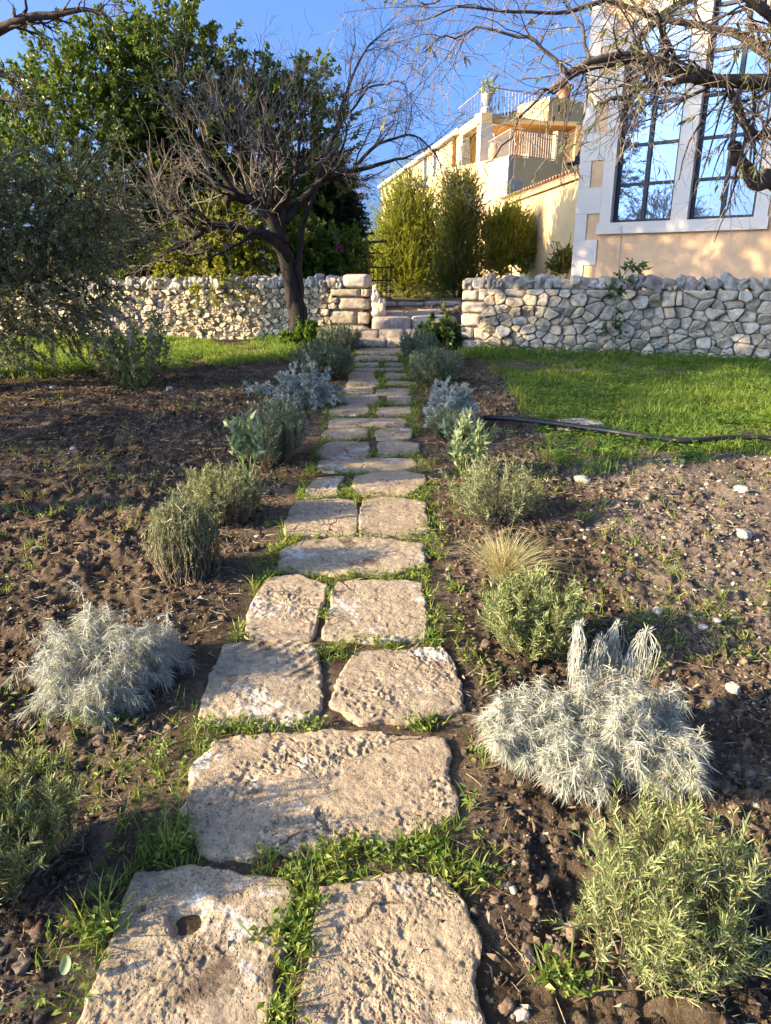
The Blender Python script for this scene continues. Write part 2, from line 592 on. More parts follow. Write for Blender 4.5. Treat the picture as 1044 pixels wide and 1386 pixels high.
def ground_mat():
    """tilled brown earth, paler and stonier to the right, mossy dark under the grass"""
    m, nt, out = new_mat('garden_soil')
    co = coords(nt)
    big = noise(nt, co, 0.9, 4, 0.55)
    mid = noise(nt, co, 7.0, 6, 0.65)
    fine = noise(nt, co, 55.0, 6, 0.72)
    vf = noise(nt, co, 240.0, 3, 0.6)
    soil = ramp(nt, math_(nt, 'ADD', math_(nt, 'MULTIPLY', mid, 0.5), math_(nt, 'MULTIPLY', fine, 0.5)),
                [(0.33, (0.045, 0.031, 0.020)), (0.5, (0.112, 0.080, 0.051)), (0.68, (0.24, 0.178, 0.115))])
    grey = ramp(nt, fine, [(0.3, (0.095, 0.074, 0.056)), (0.5, (0.19, 0.152, 0.118)), (0.7, (0.33, 0.275, 0.215))])
    sx = node(nt, 'ShaderNodeSeparateXYZ', {0: co})
    wob = math_(nt, 'MULTIPLY', math_(nt, 'SUBTRACT', big, 0.5), 1.6)
    x = math_(nt, 'ADD', sx.outputs[0], wob)
    right = ramp(nt, math_(nt, 'MULTIPLY', x, 0.25), [(0.27, 0.0), (0.42, 1.0)])
    col = mixc(nt, math_(nt, 'MULTIPLY', right, 0.75), soil, grey)
    damp = ramp(nt, noise(nt, co, 1.7, 5, 0.6), [(0.36, 0.62), (0.62, 1.22)])
    col = mixc(nt, 1.0, col, damp, 'MULTIPLY')
    # little pale stones embedded in the earth
    vo = node(nt, 'ShaderNodeTexVoronoi', {'Vector': co, 'Scale': 38.0})
    peb = math_(nt, 'MULTIPLY', ramp(nt, vo.outputs['Distance'], [(0.16, 1.0), (0.24, 0.0)]),
                ramp(nt, node(nt, 'ShaderNodeSeparateColor', {0: vo.outputs['Color']}).outputs[0], [(0.80, 0.0), (0.86, 1.0)]))
    col = mixc(nt, math_(nt, 'MULTIPLY', peb, math_(nt, 'ADD', math_(nt, 'MULTIPLY', right, 0.6), 0.15)), col, (0.36, 0.32, 0.27))
    # far land: dry grassy
    far = ramp(nt, math_(nt, 'MULTIPLY', sx.outputs[1], 0.02), [(0.28, 0.0), (0.5, 1.0)])
    col = mixc(nt, far, col, ramp(nt, mid, [(0.35, (0.07, 0.085, 0.03)), (0.65, (0.17, 0.15, 0.07))]))
    h = math_(nt, 'ADD', math_(nt, 'ADD', mid, math_(nt, 'MULTIPLY', fine, 0.5)), math_(nt, 'MULTIPLY', vf, 0.12))
    b = node(nt, 'ShaderNodeBump', {'Height': h, 'Strength': 1.0, 'Distance': 0.035})
    p = node(nt, 'ShaderNodeBsdfPrincipled', {'Base Color': col, 'Roughness': 0.97, 'Specular IOR Level': 0.08,
                                              'Normal': b.outputs[0]})
    nt.links.new(p.outputs[0], out.inputs[0])
    return m

def island_mat(name, cols, rough=0.95, bscale=60, bump=0.6, spec=0.1):
    m, nt, out = new_mat(name)
    co = coords(nt)
    geo = nt.nodes.new('ShaderNodeNewGeometry')
    k = len(cols)
    base = ramp(nt, geo.outputs['Random Per Island'], [(i / (k - 1), c) for i, c in enumerate(cols)])
    n1 = noise(nt, co, bscale, 5, 0.7)
    base = mixc(nt, 1.0, base, ramp(nt, n1, [(0.3, 0.65), (0.7, 1.3)]), 'MULTIPLY')
    b = node(nt, 'ShaderNodeBump', {'Height': n1, 'Strength': bump, 'Distance': 0.01})
    p = node(nt, 'ShaderNodeBsdfPrincipled', {'Base Color': base, 'Roughness': rough, 'Specular IOR Level': spec,
                                              'Normal': b.outputs[0]})
    nt.links.new(p.outputs[0], out.inputs[0])
    return m

def stucco(name, color, stain=0.25):
    """lime plaster with soft blotches and faint rain streaks"""
    m, nt, out = new_mat(name)
    co = coords(nt)
    n1 = noise(nt, co, 0.8, 5, 0.6)
    n2 = noise(nt, co, 5.0, 6, 0.7)
    mp = node(nt, 'ShaderNodeMapping', {'Vector': co, 'Scale': (2.2, 2.2, 0.15)})
    n3 = noise(nt, mp.outputs[0], 2.0, 5, 0.65)
    col = mixc(nt, 1.0, color, ramp(nt, math_(nt, 'ADD', math_(nt, 'MULTIPLY', n1, 0.6), math_(nt, 'MULTIPLY', n2, 0.4)),
                                    [(0.35, 1 - stain * 0.55), (0.65, 1 + stain * 0.35)]), 'MULTIPLY')
    col = mixc(nt, ramp(nt, n3, [(0.55, 0.0), (0.8, stain)]), col, [c * 0.62 for c in color])
    b = node(nt, 'ShaderNodeBump', {'Height': noise(nt, co, 45.0, 5, 0.7), 'Strength': 0.25, 'Distance': 0.01})
    p = node(nt, 'ShaderNodeBsdfPrincipled', {'Base Color': col, 'Roughness': 0.9, 'Specular IOR Level': 0.2,
                                              'Normal': b.outputs[0]})
    nt.links.new(p.outputs[0], out.inputs[0])
    return m

M = {}
M['ground'] = ground_mat()
M['slab'] = slab_mat()
M['clod'] = island_mat('soil_clods', [(0.05, 0.034, 0.023), (0.105, 0.075, 0.050), (0.16, 0.115, 0.078), (0.21, 0.157, 0.108)])
M['pebble'] = island_mat('pale_pebbles', [(0.17, 0.14, 0.11), (0.27, 0.23, 0.18), (0.40, 0.355, 0.29)], bscale=40)
M['fieldstone'] = island_mat('field_stone', [(0.31, 0.275, 0.225), (0.43, 0.39, 0.33)], bscale=30)
M['brownstone'] = island_mat('brown_stone', [(0.22, 0.15, 0.10), (0.25, 0.18, 0.12)], bscale=30)
M['straw'] = island_mat('dry_straw', [(0.09, 0.065, 0.04), (0.20, 0.15, 0.09), (0.30, 0.24, 0.15), (0.40, 0.34, 0.23)], bump=0)
M['rubble_grey'] = rubble_mat('grey_rubble', [(0.31, 0.26, 0.185), (0.48, 0.41, 0.30), (0.40, 0.335, 0.24), (0.56, 0.49, 0.37), (0.37, 0.315, 0.235)], (0.62, 0.57, 0.465), lich_amt=0.4)
M['rubble_warm'] = rubble_mat('warm_rubble', [(0.42, 0.34, 0.22), (0.56, 0.47, 0.31), (0.49, 0.41, 0.28), (0.62, 0.55, 0.40)], (0.64, 0.60, 0.50), lich_amt=0.3)
M['cope_grey'] = rubble_mat('weathered_coping', [(0.21, 0.185, 0.145), (0.35, 0.315, 0.25), (0.29, 0.255, 0.20), (0.44, 0.40, 0.32)], lich_amt=0.5, bump=1.0)
M['cope_pale'] = rubble_mat('pale_coping', [(0.40, 0.36, 0.29), (0.50, 0.46, 0.38), (0.34, 0.31, 0.26)], lich_amt=0.4)
M['block_tan'] = rubble_mat('tan_blocks', [(0.42, 0.34, 0.235), (0.36, 0.30, 0.22), (0.45, 0.38, 0.28)], lich_amt=0.3)
M['block_white'] = rubble_mat('white_dressed_stone', [(0.50, 0.44, 0.34), (0.58, 0.52, 0.41)], lich_amt=0.2)
M['core'] = plain('wall_core', (0.25, 0.215, 0.16), 0.95, var=0.4, scale=20, bump=0.5)
M['kerb'] = rubble_mat('step_stone', [(0.38, 0.31, 0.24), (0.44, 0.37, 0.29), (0.36, 0.31, 0.26)], lich_amt=0.3)
M['peach'] = stucco('peach_plaster', (0.68, 0.43, 0.235), 0.5)
M['yellow'] = stucco('yellow_plaster', (0.66, 0.46, 0.225), 0.35)
M['ochre'] = stucco('ochre_plaster', (0.70, 0.43, 0.17), 0.2)
M['lime'] = stucco('pale_limestone_trim', (0.62, 0.555, 0.46), 0.09)
M['greystone'] = stucco('grey_stone_pier', (0.40, 0.36, 0.31), 0.4)
M['black_iron'] = plain('black_iron', (0.02, 0.02, 0.022), 0.45, 0.3, 0.2)
M['brown_iron'] = plain('rusty_iron', (0.10, 0.05, 0.03), 0.7, 0.2, 0.4, 30)
M['grey_iron'] = plain('grey_railing', (0.34, 0.29, 0.23), 0.5, 0.2, 0.1)
M['copper'] = plain('copper_pipe', (0.33, 0.12, 0.06), 0.5, 0.6, 0.25)
M['white_paint'] = plain('white_paint', (0.75, 0.74, 0.71), 0.5)
M['hose'] = plain('black_polythene', (0.018, 0.018, 0.02), 0.42, 0, 0.3, 12)
M['tile'] = island_mat('terracotta_tile', [(0.35, 0.19, 0.11), (0.46, 0.28, 0.17), (0.40, 0.30, 0.20), (0.28, 0.17, 0.11)], bscale=20)
M['pot'] = plain('terracotta_pot', (0.42, 0.22, 0.13), 0.8, 0, 0.2)
M['dark_panel'] = plain('dark_roof_panel', (0.03, 0.03, 0.035), 0.3)
M['dark_void'] = plain('shuttered_window', (0.05, 0.055, 0.06), 0.35)
M['bark_dark'] = bark_mat('dark_fissured_bark', (0.012, 0.009, 0.007), (0.052, 0.041, 0.032), 16, 0.2, 0.9)
M['bark_grey'] = bark_mat('grey_twig_bark', (0.14, 0.115, 0.09), (0.38, 0.325, 0.26), 22, 0.3, 0.5)
M['bark_brown'] = bark_mat('brown_branch_bark', (0.030, 0.022, 0.017), (0.13, 0.10, 0.078), 20, 0.25, 0.7)
M['twig_pale'] = bark_mat('pale_twig_bark', (0.11, 0.085, 0.06), (0.34, 0.28, 0.20), 30, 0.5, 0.2)
M['stem_brown'] = bark_mat('woody_stem', (0.10, 0.075, 0.05), (0.24, 0.19, 0.13), 40, 0.5, 0.2)
M['stem_silver'] = plain('silver_stem', (0.48, 0.47, 0.41), 0.8)
M['stem_green'] = plain('green_stem', (0.14, 0.20, 0.06), 0.6)
M['carob_leaf'] = leaf_mat('carob_leaf', [(0.05, 0.095, 0.02), (0.095, 0.16, 0.03), (0.16, 0.235, 0.045), (0.24, 0.30, 0.06)], 0.38, 0.38, (0.7, (0.10, 0.15, 0.03)))
M['olive_leaf'] = leaf_mat('olive_leaf', [(0.15, 0.17, 0.075), (0.22, 0.25, 0.115), (0.29, 0.32, 0.165), (0.42, 0.44, 0.29)], 0.32, 0.45)
M['vine_leaf'] = leaf_mat('vine_leaf', [(0.10, 0.15, 0.02), (0.19, 0.25, 0.03), (0.32, 0.34, 0.05), (0.38, 0.33, 0.06)], 0.45, 0.45)
M['bright_leaf'] = leaf_mat('fresh_green_leaf', [(0.05, 0.11, 0.016), (0.10, 0.18, 0.026), (0.17, 0.26, 0.045)], 0.4, 0.45)
M['willow_leaf'] = leaf_mat('feathery_yellow_green', [(0.20, 0.24, 0.035), (0.31, 0.35, 0.06), (0.42, 0.44, 0.10)], 0.45, 0.55)
M['cypress_leaf'] = leaf_mat('feathery_dark_green', [(0.09, 0.115, 0.03), (0.15, 0.175, 0.045), (0.22, 0.24, 0.07)], 0.35, 0.6)
M['conifer_leaf'] = leaf_mat('dark_conifer', [(0.014, 0.030, 0.014), (0.03, 0.055, 0.022), (0.05, 0.075, 0.03)], 0.15, 0.55)
M['purple'] = leaf_mat('purple_bract', [(0.20, 0.02, 0.17), (0.34, 0.04, 0.28), (0.42, 0.09, 0.36)], 0.4, 0.5)
M['lilac'] = leaf_mat('lilac_flower', [(0.26, 0.22, 0.42), (0.38, 0.33, 0.52)], 0.3, 0.6)
M['silver_leaf'] = leaf_mat('silver_felted_leaf', [(0.28, 0.29, 0.235), (0.39, 0.40, 0.325), (0.51, 0.515, 0.43)], 0.2, 0.8, None, 0.1)
M['dusty_leaf'] = leaf_mat('blue_grey_leaf', [(0.28, 0.32, 0.29), (0.39, 0.43, 0.39), (0.50, 0.53, 0.48)], 0.2, 0.75, None, 0.1)
M['rosemary_leaf'] = leaf_mat('rosemary_needle', [(0.10, 0.14, 0.045), (0.18, 0.225, 0.075), (0.28, 0.31, 0.12), (0.38, 0.39, 0.19)], 0.25, 0.5)
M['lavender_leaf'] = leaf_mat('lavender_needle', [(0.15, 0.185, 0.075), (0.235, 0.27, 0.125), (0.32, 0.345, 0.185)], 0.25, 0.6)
M['shade_lavender'] = leaf_mat('shaded_lavender_needle', [(0.095, 0.13, 0.07), (0.16, 0.205, 0.115), (0.24, 0.28, 0.18)], 0.2, 0.6)  # lavender needles toned darker and greyer for the bushes standing in shade
M['sage_leaf'] = leaf_mat('sage_leaf', [(0.16, 0.225, 0.11), (0.25, 0.315, 0.17), (0.36, 0.40, 0.24)], 0.35, 0.7)
M['spent'] = leaf_mat('spent_flower_spike', [(0.30, 0.24, 0.17), (0.42, 0.36, 0.28)], 0.2, 0.8)
M['feather'] = leaf_mat('feather_grass', [(0.25, 0.23, 0.09), (0.38, 0.34, 0.16), (0.50, 0.44, 0.26)], 0.35, 0.6)
M['grass'] = leaf_mat('grass_blade', [(0.075, 0.155, 0.018), (0.14, 0.25, 0.03), (0.23, 0.33, 0.05), (0.30, 0.30, 0.09)], 0.45, 0.5, (0.9, (0.18, 0.27, 0.05)))
M['clover'] = leaf_mat('clover_leaf', [(0.06, 0.14, 0.02), (0.10, 0.21, 0.032), (0.17, 0.28, 0.05)], 0.35, 0.5)
M['weed'] = leaf_mat('weed_leaf', [(0.06, 0.12, 0.018), (0.12, 0.20, 0.03), (0.21, 0.28, 0.05), (0.34, 0.36, 0.09)], 0.4, 0.5)
M['bush_leaf'] = leaf_mat('dull_bush_leaf', [(0.035, 0.075, 0.018), (0.07, 0.125, 0.03), (0.12, 0.185, 0.045)], 0.3, 0.5)

def glass_mat():
    m, nt, out = new_mat('reflective_glass')
    co = coords(nt)
    mp = node(nt, 'ShaderNodeMapping', {'Vector': co, 'Scale': (1.0, 1.0, 0.1)})
    b = node(nt, 'ShaderNodeBump', {'Height': noise(nt, mp.outputs[0], 0.8, 2), 'Strength': 0.03, 'Distance': 0.03})
    p = node(nt, 'ShaderNodeBsdfPrincipled', {'Base Color': (0.13, 0.21, 0.33, 1), 'Roughness': 0.015, 'Metallic': 1.0,
                                              'Normal': b.outputs[0]})
    d = node(nt, 'ShaderNodeBsdfPrincipled', {'Base Color': (0.30, 0.32, 0.36, 1), 'Roughness': 0.6})
    mx = node(nt, 'ShaderNodeMixShader', {0: 0.2, 1: p.outputs[0], 2: d.outputs[0]})
    nt.links.new(mx.outputs[0], out.inputs[0])
    return m
M['glass'] = glass_mat()
# ------------------------------------------------------------------ scene settings
SUN_X, SUN_Y, SUN_EL = -.97, -.25, rad(21)
SUN_STRENGTH, SUN_COLOR = 3.7, (1.0, 0.82, 0.55)
SKY_STRENGTH, EXPOSURE = 0.15, 2.0
# unseen grove trees placed for their shade: x, y, turn, size, kind, label
SHADE_GROVE = [
 (-6.5, 4.9, 2.2, (1.2, .98, 1.3), 'g', 'unseen olive left of the olive at the picture edge, placed for the mid path shade'),
 (-9.6, 6.3, 2.6, (1.0, 1.0, .78), 'h', 'unseen shorter carob with a clear trunk, put in left of the dug bed to shade the right wall'),
 (-5.6, -1.3, 2.0, .9, 'b', 'unseen bare tree put in left of the nearest slabs for dappled shade'),
]
# ------------------------------------------------------------------ ground
def path_x(y):
    return np.clip(-0.27 + 0.025 * y, -0.27, 0.28)

def path_half(y):
    return 0.42 + 0.0 * y

WALL_R0, WALL_R1 = np.array([1.12, 10.85]), np.array([7.6, 8.55])      # front foot of the right wall
WALL_L0, WALL_L1 = np.array([-0.27, 12.0]), np.array([-7.6, 12.75])   # front foot of the left wall

def wall_front(x):
    yr = WALL_R0[1] + (x - WALL_R0[0]) * (WALL_R1[1] - WALL_R0[1]) / (WALL_R1[0] - WALL_R0[0])
    yl = WALL_L0[1] + (x - WALL_L0[0]) * (WALL_L1[1] - WALL_L0[1]) / (WALL_L1[0] - WALL_L0[0])
    return np.where(x > 0.7, yr, yl)

TERR = 0.93

def base_height(x, y):
    x, y = np.asarray(x, float), np.asarray(y, float)
    z = SLOPE * np.clip(y, -25, 11.2)
    wf = wall_front(x)
    k = smooth(0.12, 0.42, y - wf)
    gap = (x > -0.45) & (x < 1.3)
    kg = smooth(11.3, 13.6, y)
    return np.where(gap, z + (TERR - z - 0.02) * kg, z + (TERR - z) * k)

def grass_mask(x, y):
    """1 where turf covers the soil"""
    w = 0.45 * fbm2(x, y, 1.1, 3, 21)
    w2 = 0.25 * fbm2(x, y, 3.0, 3, 22)
    right = smooth(4.75, 5.35, y + w + w2 - 0.10 * np.maximum(0, x - 2)) * smooth(1.05, 1.5, x + w * 0.6)
    left_line = 9.7 + (x + 1.5) * 0.42
    left = smooth(-0.35, 0.25, y - left_line + w * 0.8 + w2) * smooth(0.70, 1.0, -x + w * 0.3)
    return np.clip(np.where(x > 0, right, left), 0, 1)

def rough_height(x, y, amp=1.0):
    pc = np.abs(x - path_x(y))
    bed = smooth(0.40, 0.75, pc)
    g = grass_mask(x, y)
    tilled = bed * (1 - 0.8 * g)
    big = fbm2(x, y, 1.3, 3, 1) * 0.035
    mid = fbm2(x, y, 5.0, 4, 2) * 0.020
    rid = (np.abs(fbm2(x, y, 9.0, 3, 3)) - 0.35) * 0.034
    fin = fbm2(x, y, 26.0, 4, 4, 0.7) * 0.018 + np.abs(fbm2(x, y, 17.0, 3, 5, .6)) * 0.016
    dig = (1 - np.abs(fbm2(x, y, 3.2, 2, 8))) ** 3 * 0.022
    inside = fbm2(x, y, 20.0, 3, 6) * 0.004
    near = 1 - smooth(12, 25, y)
    vary = .75 + .5 * smooth(-.4, .5, fbm2(x, y, .8, 3, 9))
    return near * (tilled * (big * 0.7 + (mid + rid + fin + dig) * vary - 0.015) * amp + inside) + (1 - near) * big

def ground_z(x, y):
    x, y = np.atleast_1d(np.asarray(x, float)), np.atleast_1d(np.asarray(y, float))
    return base_height(x, y) + rough_height(x, y)

def gz(x, y):
    return float(ground_z(x, y)[0])

def spaced(lo, hi, fine_lo, fine_hi, step, growth, far):
    """grid lines: even step inside, growing steps outside"""
    mid = np.arange(fine_lo, fine_hi + 1e-9, step)
    up, s, v = [], step, fine_hi
    while v < hi:
        s = min(s * growth, far)
        v += s
        up.append(v)
    dn, s, v = [], step, fine_lo
    while v > lo:
        s = min(s * growth, far)
        v -= s
        dn.append(v)
    return np.array(dn[::-1] + list(mid) + up)

gx = spaced(-400, 400, -1.75, 1.75, 0.0105, 1.02, 40)
gy = spaced(-60, 700, 0.75, 3.1, 0.0105, 1.0085, 40)
X, Y = np.meshgrid(gx, gy, indexing='xy')
xf, yf = X.ravel(), Y.ravel()
zf = ground_z(xf, yf)
nx, ny = len(gx), len(gy)
ii, jj = np.meshgrid(np.arange(nx - 1), np.arange(ny - 1))
q0 = (jj * nx + ii).ravel()
mb = MB().add(np.stack([xf, yf, zf], 1), np.stack([q0, q0 + 1, q0 + nx + 1, q0 + nx], 1))
setting(mb.build('ground', M['ground'], smooth_=True))

# ------------------------------------------------------------------ paving slabs
SLABS = [
 # outline pixels (photo), thickness above soil, label
 ([(186,1178),(262,1170),(325,1178),(383,1190),(390,1215),(377,1270),(366,1330),(358,1400),(345,1460),(60,1460),(100,1386),(140,1290)], .040,
  'nearest left paving slab, pale with a soil filled hollow and white lichen'),
 ([(432,1196),(500,1186),(560,1180),(600,1182),(628,1215),(645,1275),(648,1340),(650,1460),(392,1460),(400,1386),(408,1330),(418,1290),(425,1240)], .038,
  'nearest right paving slab, brownish and crumbling under scattered soil'),
 ([(290,1000),(335,991),(400,993),(480,990),(540,996),(592,1000),(604,1030),(620,1068),(616,1098),(585,1118),(540,1134),(460,1142),(350,1148),(300,1152),(266,1148),(253,1098),(266,1040)], .045,
  'widest single slab across the path with white lichen along its back edge'),
 ([(302,870),(350,866),(425,868),(436,905),(432,955),(412,974),(350,980),(300,972),(268,966),(282,925)], .042,
  'left slab with diagonal tool marks, just behind the widest single slab'),
 ([(480,882),(540,876),(600,874),(617,900),(627,955),(560,972),(490,975),(450,950),(456,925)], .045,
  'right pitted slab just behind the widest single slab'),
 ([(362,781),(400,778),(442,788),(438,815),(421,862),(370,866),(330,858),(341,815)], .040,
  'left tan slab level with the right side green rosemary tuft'),
 ([(456,786),(510,783),(571,788),(581,830),(573,862),(500,864),(437,860),(446,820)], .045,
  'square pinkish slab on the right behind the pitted slab'),
 ([(402,731),(480,727),(570,733),(577,765),(520,777),(450,775),(374,770),(386,745)], .042,
  'single wide slab with a black stain at its right end'),
 ([(400,678),(440,675),(482,676),(485,722),(430,724),(387,722),(386,702)], .05,
  'left of the pair of thick squared slabs with sunlit front edges'),
 ([(491,673),(540,672),(576,680),(582,714),(560,722),(520,724),(487,722)], .05,
  'right of the pair of thick squared slabs, pinkish on top'),
 ([(430,645),(468,643),(456,658),(463,667),(440,672),(411,672),(418,655)], .036,
  'broken wedge shaped left slab with turf biting into its right side'),
 ([(482,642),(540,636),(575,640),(579,650),(556,668),(520,669),(481,668)], .040,
  'right slab beside the broken wedge shaped slab'),
 ([(434,622),(500,620),(560,620),(566,628),(545,636),(490,637),(429,637)], .038,
  'single wide slab with a whitish right end, behind the broken wedge'),
 ([(443,598),(470,597),(500,598),(501,618),(470,620),(438,620),(427,610)], .036, 'left pale slab beside the orange tinted slab'),
 ([(512,598),(540,596),(567,600),(568,611),(532,617),(512,615)], .036, 'orange tinted right slab in the middle of the path'),
 ([(449,578),(470,577),(497,579),(498,592),(470,594),(446,594),(436,586)], .036, 'left slab just behind the orange tinted pair'),
 ([(509,581),(535,579),(558,580),(558,592),(535,594),(509,594)], .036, 'right slab just behind the orange tinted slab'),
 ([(449,566),(500,566),(550,566),(551,577),(500,577),(445,577)], .036, 'single wide slab level with the right side sage plant'),
 ([(459,548),(480,547),(499,549),(501,561),(475,563),(449,564),(446,555)], .036, 'left slab beside the silvery bush left of the path'),
 ([(510,551),(555,549),(558,562),(530,564),(509,564)], .034, 'broken pinkish right slab beside the silvery bush right of the path'),
 ([(461,535),(490,533),(512,534),(514,546),(481,549),(459,542)], .034, 'tapering left slab behind the one beside the silvery bush'),
 ([(525,535),(557,535),(558,546),(525,546)], .034, 'right slab with a crack, level with the silvery bush right of the path'),
 ([(466,524),(506,523),(507,532),(463,532)], .034, 'left far slab level with the hidden top of the silvery bushes'),
 ([(509,526),(552,524),(555,533),(509,533)], .034, 'right far slab level with the top of the silvery bushes'),
 ([(472,513),(512,513),(514,522),(469,522)], .034, 'left far slab behind the silvery bushes'),
 ([(525,515),(565,516),(565,521),(521,521)], .034, 'right far slab reaching out to the dark lavender'),
 ([(475,503),(507,503),(508,512),(471,512)], .034, 'left far slab beside the dark lavender left of the path'),
 ([(520,504),(551,505),(551,512),(518,512)], .034, 'right far slab beside the dark lavender right of the path'),
 ([(479,498),(548,497),(548,502),(478,502)], .034, 'thin single far slab, fourth from the steps'),
 ([(479,490),(512,490),(514,496),(478,496)], .034, 'left slab of the far pair, third from the steps'),
 ([(521,490),(547,490),(548,496),(521,496)], .034, 'right slab of the far pair, third from the steps'),
 ([(482,481),(538,481),(540,488),(481,488)], .034, 'single far slab, second from the steps'),
 ([(486,471),(550,471),(550,479),(484,480)], .034, 'last single slab at the foot of the steps'),
]

def chaikin(p, it=2, w=0.22):
    for _ in range(it):
        q = np.roll(p, -1, 0)
        p = np.stack([p * (1 - w) + q * w, p * w + q * (1 - w)], 1).reshape(-1, 2)
    return p

def resample_loop(p, n):
    q = np.vstack([p, p[:1]])
    s = np.concatenate([[0], np.cumsum(np.linalg.norm(np.diff(q, axis=0), axis=1))])
    t = np.linspace(0, s[-1], n, endpoint=False)
    return np.stack([np.interp(t, s, q[:, 0]), np.interp(t, s, q[:, 1])], 1)

SLAB_POLYS = []
def make_slab(outline, up, label, k):
    up = up * .45 + .001
    W = np.array([on_ground(px, py, up)[:2] for px, py in outline])
    W = W.mean(0) + (W - W.mean(0)) * 1.035
    dist = W[:, 1].mean()
    n, rings = (420, 100) if dist < 2.0 else (300, 70) if dist < 2.8 else ((160, 36) if dist < 4.5 else (64, 12))
    L = resample_loop(chaikin(chaikin(W, 1, .09), 1, .25), n)
    c = L.mean(0)
    size = np.linalg.norm(L - c, axis=1).mean()
    edge = 1.3 * fbm(np.column_stack([L * 9.0, np.full(n, k * 3.1)]), 5, 31, 0.62)
    out = nrm(L - c)
    L = L + out * (edge * min(0.015, size * 0.04))[:, None]
    SLAB_POLYS.append((L, c))
    f = np.concatenate([1 - (np.linspace(0, 1, rings) ** 1.25)])      # 1 at the rim ... 0 centre
    f = f[:-1]
    V = []
    rim = 0.009
    for fi in f:
        p = c + (L - c) * fi
        d = (1 - fi) * size                                           # distance in from the edge
        rnd = -rim * np.clip(1 - d / 0.014, 0, 1) ** 2 * (1 + .8 * fbm(np.column_stack([p * 14, np.full(n, k * 2.2)]), 2, 30))
        q = np.column_stack([p * 1.0, np.full(n, k * 1.7)])
        pat = smooth(-.25, .45, fbm(q * 6.5 + 3, 3, 35)) * (.5 + .9 * ((k * 37) % 11) / 11)
        rel = (fbm(q * 4.5, 3, 32) * 0.005 + fbm(q * 19, 3, 33, 0.6) * 0.0022 + fbm(q * 80, 3, 34, 0.7) * 0.0020 * (.5 + pat) +
               np.minimum(0, fbm(q * 95, 3, 36) + 0.10) * 0.0050 * pat + np.minimum(0, fbm(q * 30, 3, 29) + .45) * .006)
        if k in (4, 2, 1):
            rel = rel * 1.1 + np.minimum(0, fbm(q * 60, 3, 39) + 0.05) * 0.004 * pat
        if k == 3:
            s = (p[:, 0] * 0.75 - p[:, 1] * 0.65) * 150
            rel += np.sin(s + 2 * fbm(q * 6, 2, 37)) * 0.0035 * smooth(-.02, .10, (p[:, 1] - c[1]) + .4 * (p[:, 0] - c[0]))
        if k == 0:
            hx, hy = on_ground(252, 1243, up)[:2]
            rel -= 0.030 * np.exp(-np.maximum(0, ((p[:, 0] - hx) / 0.042) ** 2 + ((p[:, 1] - hy) / 0.036) ** 2 + .5 * fbm(q * 16, 2, 38)) ** 1.3)
        z = SLOPE * p[:, 1] + up + rnd + rel
        V.append(np.column_stack([p, z]))
    cz = SLOPE * c[1] + up
    low = np.column_stack([c + (L - c) * 1.012, SLOPE * L[:, 1] - 0.07])
    V = [low] + V
    R = len(V)
    allv = np.vstack(V + [np.array([[c[0], c[1], cz]])])
    a = np.arange(n)
    b = (a + 1) % n
    Q = np.concatenate([np.stack([r * n + a, r * n + b, (r + 1) * n + b, (r + 1) * n + a], 1) for r in range(R - 1)])
    T = np.stack([(R - 1) * n + a, (R - 1) * n + b, np.full(n, R * n)], 1)
    o = MB().add(allv, Q, T).build('paving_slab', M['slab'], smooth_=True, origin=(c[0], c[1], cz))
    tag(o, label, 'paving slab', 'stone slabs of the garden path')
    return o

for k, (o, up, lab) in enumerate(SLABS):
    make_slab(o, up, lab, k)

def inside_slab(x, y, grow_=1.0):
    hit = np.zeros(len(x), bool)
    for L, c in SLAB_POLYS:
        P = c + (L[::4] - c) * grow_
        lo, hi = P.min(0), P.max(0)
        m = (x > lo[0]) & (x < hi[0]) & (y > lo[1]) & (y < hi[1])
        if not m.any():
            continue
        xs, ys = x[m], y[m]
        ins = np.zeros(len(xs), bool)
        for a in range(len(P)):
            x1, y1 = P[a]
            x2, y2 = P[(a + 1) % len(P)]
            cr = ((y1 > ys) != (y2 > ys)) & (xs < (x2 - x1) * (ys - y1) / (y2 - y1 + 1e-12) + x1)
            ins ^= cr
        hit[np.where(m)[0]] |= ins
    return hit

# ------------------------------------------------------------------ steps up through the wall
def step_block(name, label, boxes, group, seed):
    """boxes: list of (x0,x1,y0,y1,z0,z1) stones forming one step"""
    b = MB()
    for i, (x0, x1, y0, y1, z0, z1) in enumerate(boxes):
        P, Q = stone_pts((x1 - x0, y1 - y0, z1 - z0), 9, 0.045, 10, seed + i, 1.9)
        b.add(P + np.array([(x0 + x1) / 2, (y0 + y1) / 2, (z0 + z1) / 2]), Q)
    o = b.build(name, M['kerb'], smooth_=True, origin=((boxes[0][0] + boxes[-1][1]) / 2, boxes[0][2], boxes[0][4]))
    return tag(o, label, 'step', group)

G_STEP = 'stone steps through the wall'
step_block('stone_step', 'lowest stone step where the path meets the gap in the wall',
           [(-.50, .02, 10.98, 11.36, .30, .545), (.02, .34, 10.96, 11.36, .30, .55), (.34, .75, 11.0, 11.36, .30, .54)], G_STEP, 1)
step_block('stone_step', 'second stone step made of three short blocks',
           [(-.42, -.10, 11.3, 11.72, .36, .655), (-.10, .30, 11.28, 11.72, .36, .67), (.30, .80, 11.3, 11.72, .36, .66)], G_STEP, 5)
step_block('stone_step', 'tall third stone step between the wall ends',
           [(-.22, .42, 11.66, 12.4, .40, .835), (.42, 1.15, 11.66, 12.4, .40, .84)], G_STEP, 9)
step_block('stone_step', 'paved landing stones behind the third step',
           [(-.25, .35, 12.38, 13.2, .50, .865), (.35, .95, 12.36, 13.15, .50, .87), (-.2, .45, 13.18, 14.1, .5, .88), (.45, 1.3, 13.14, 14.1, .5, .885)], G_STEP, 13)
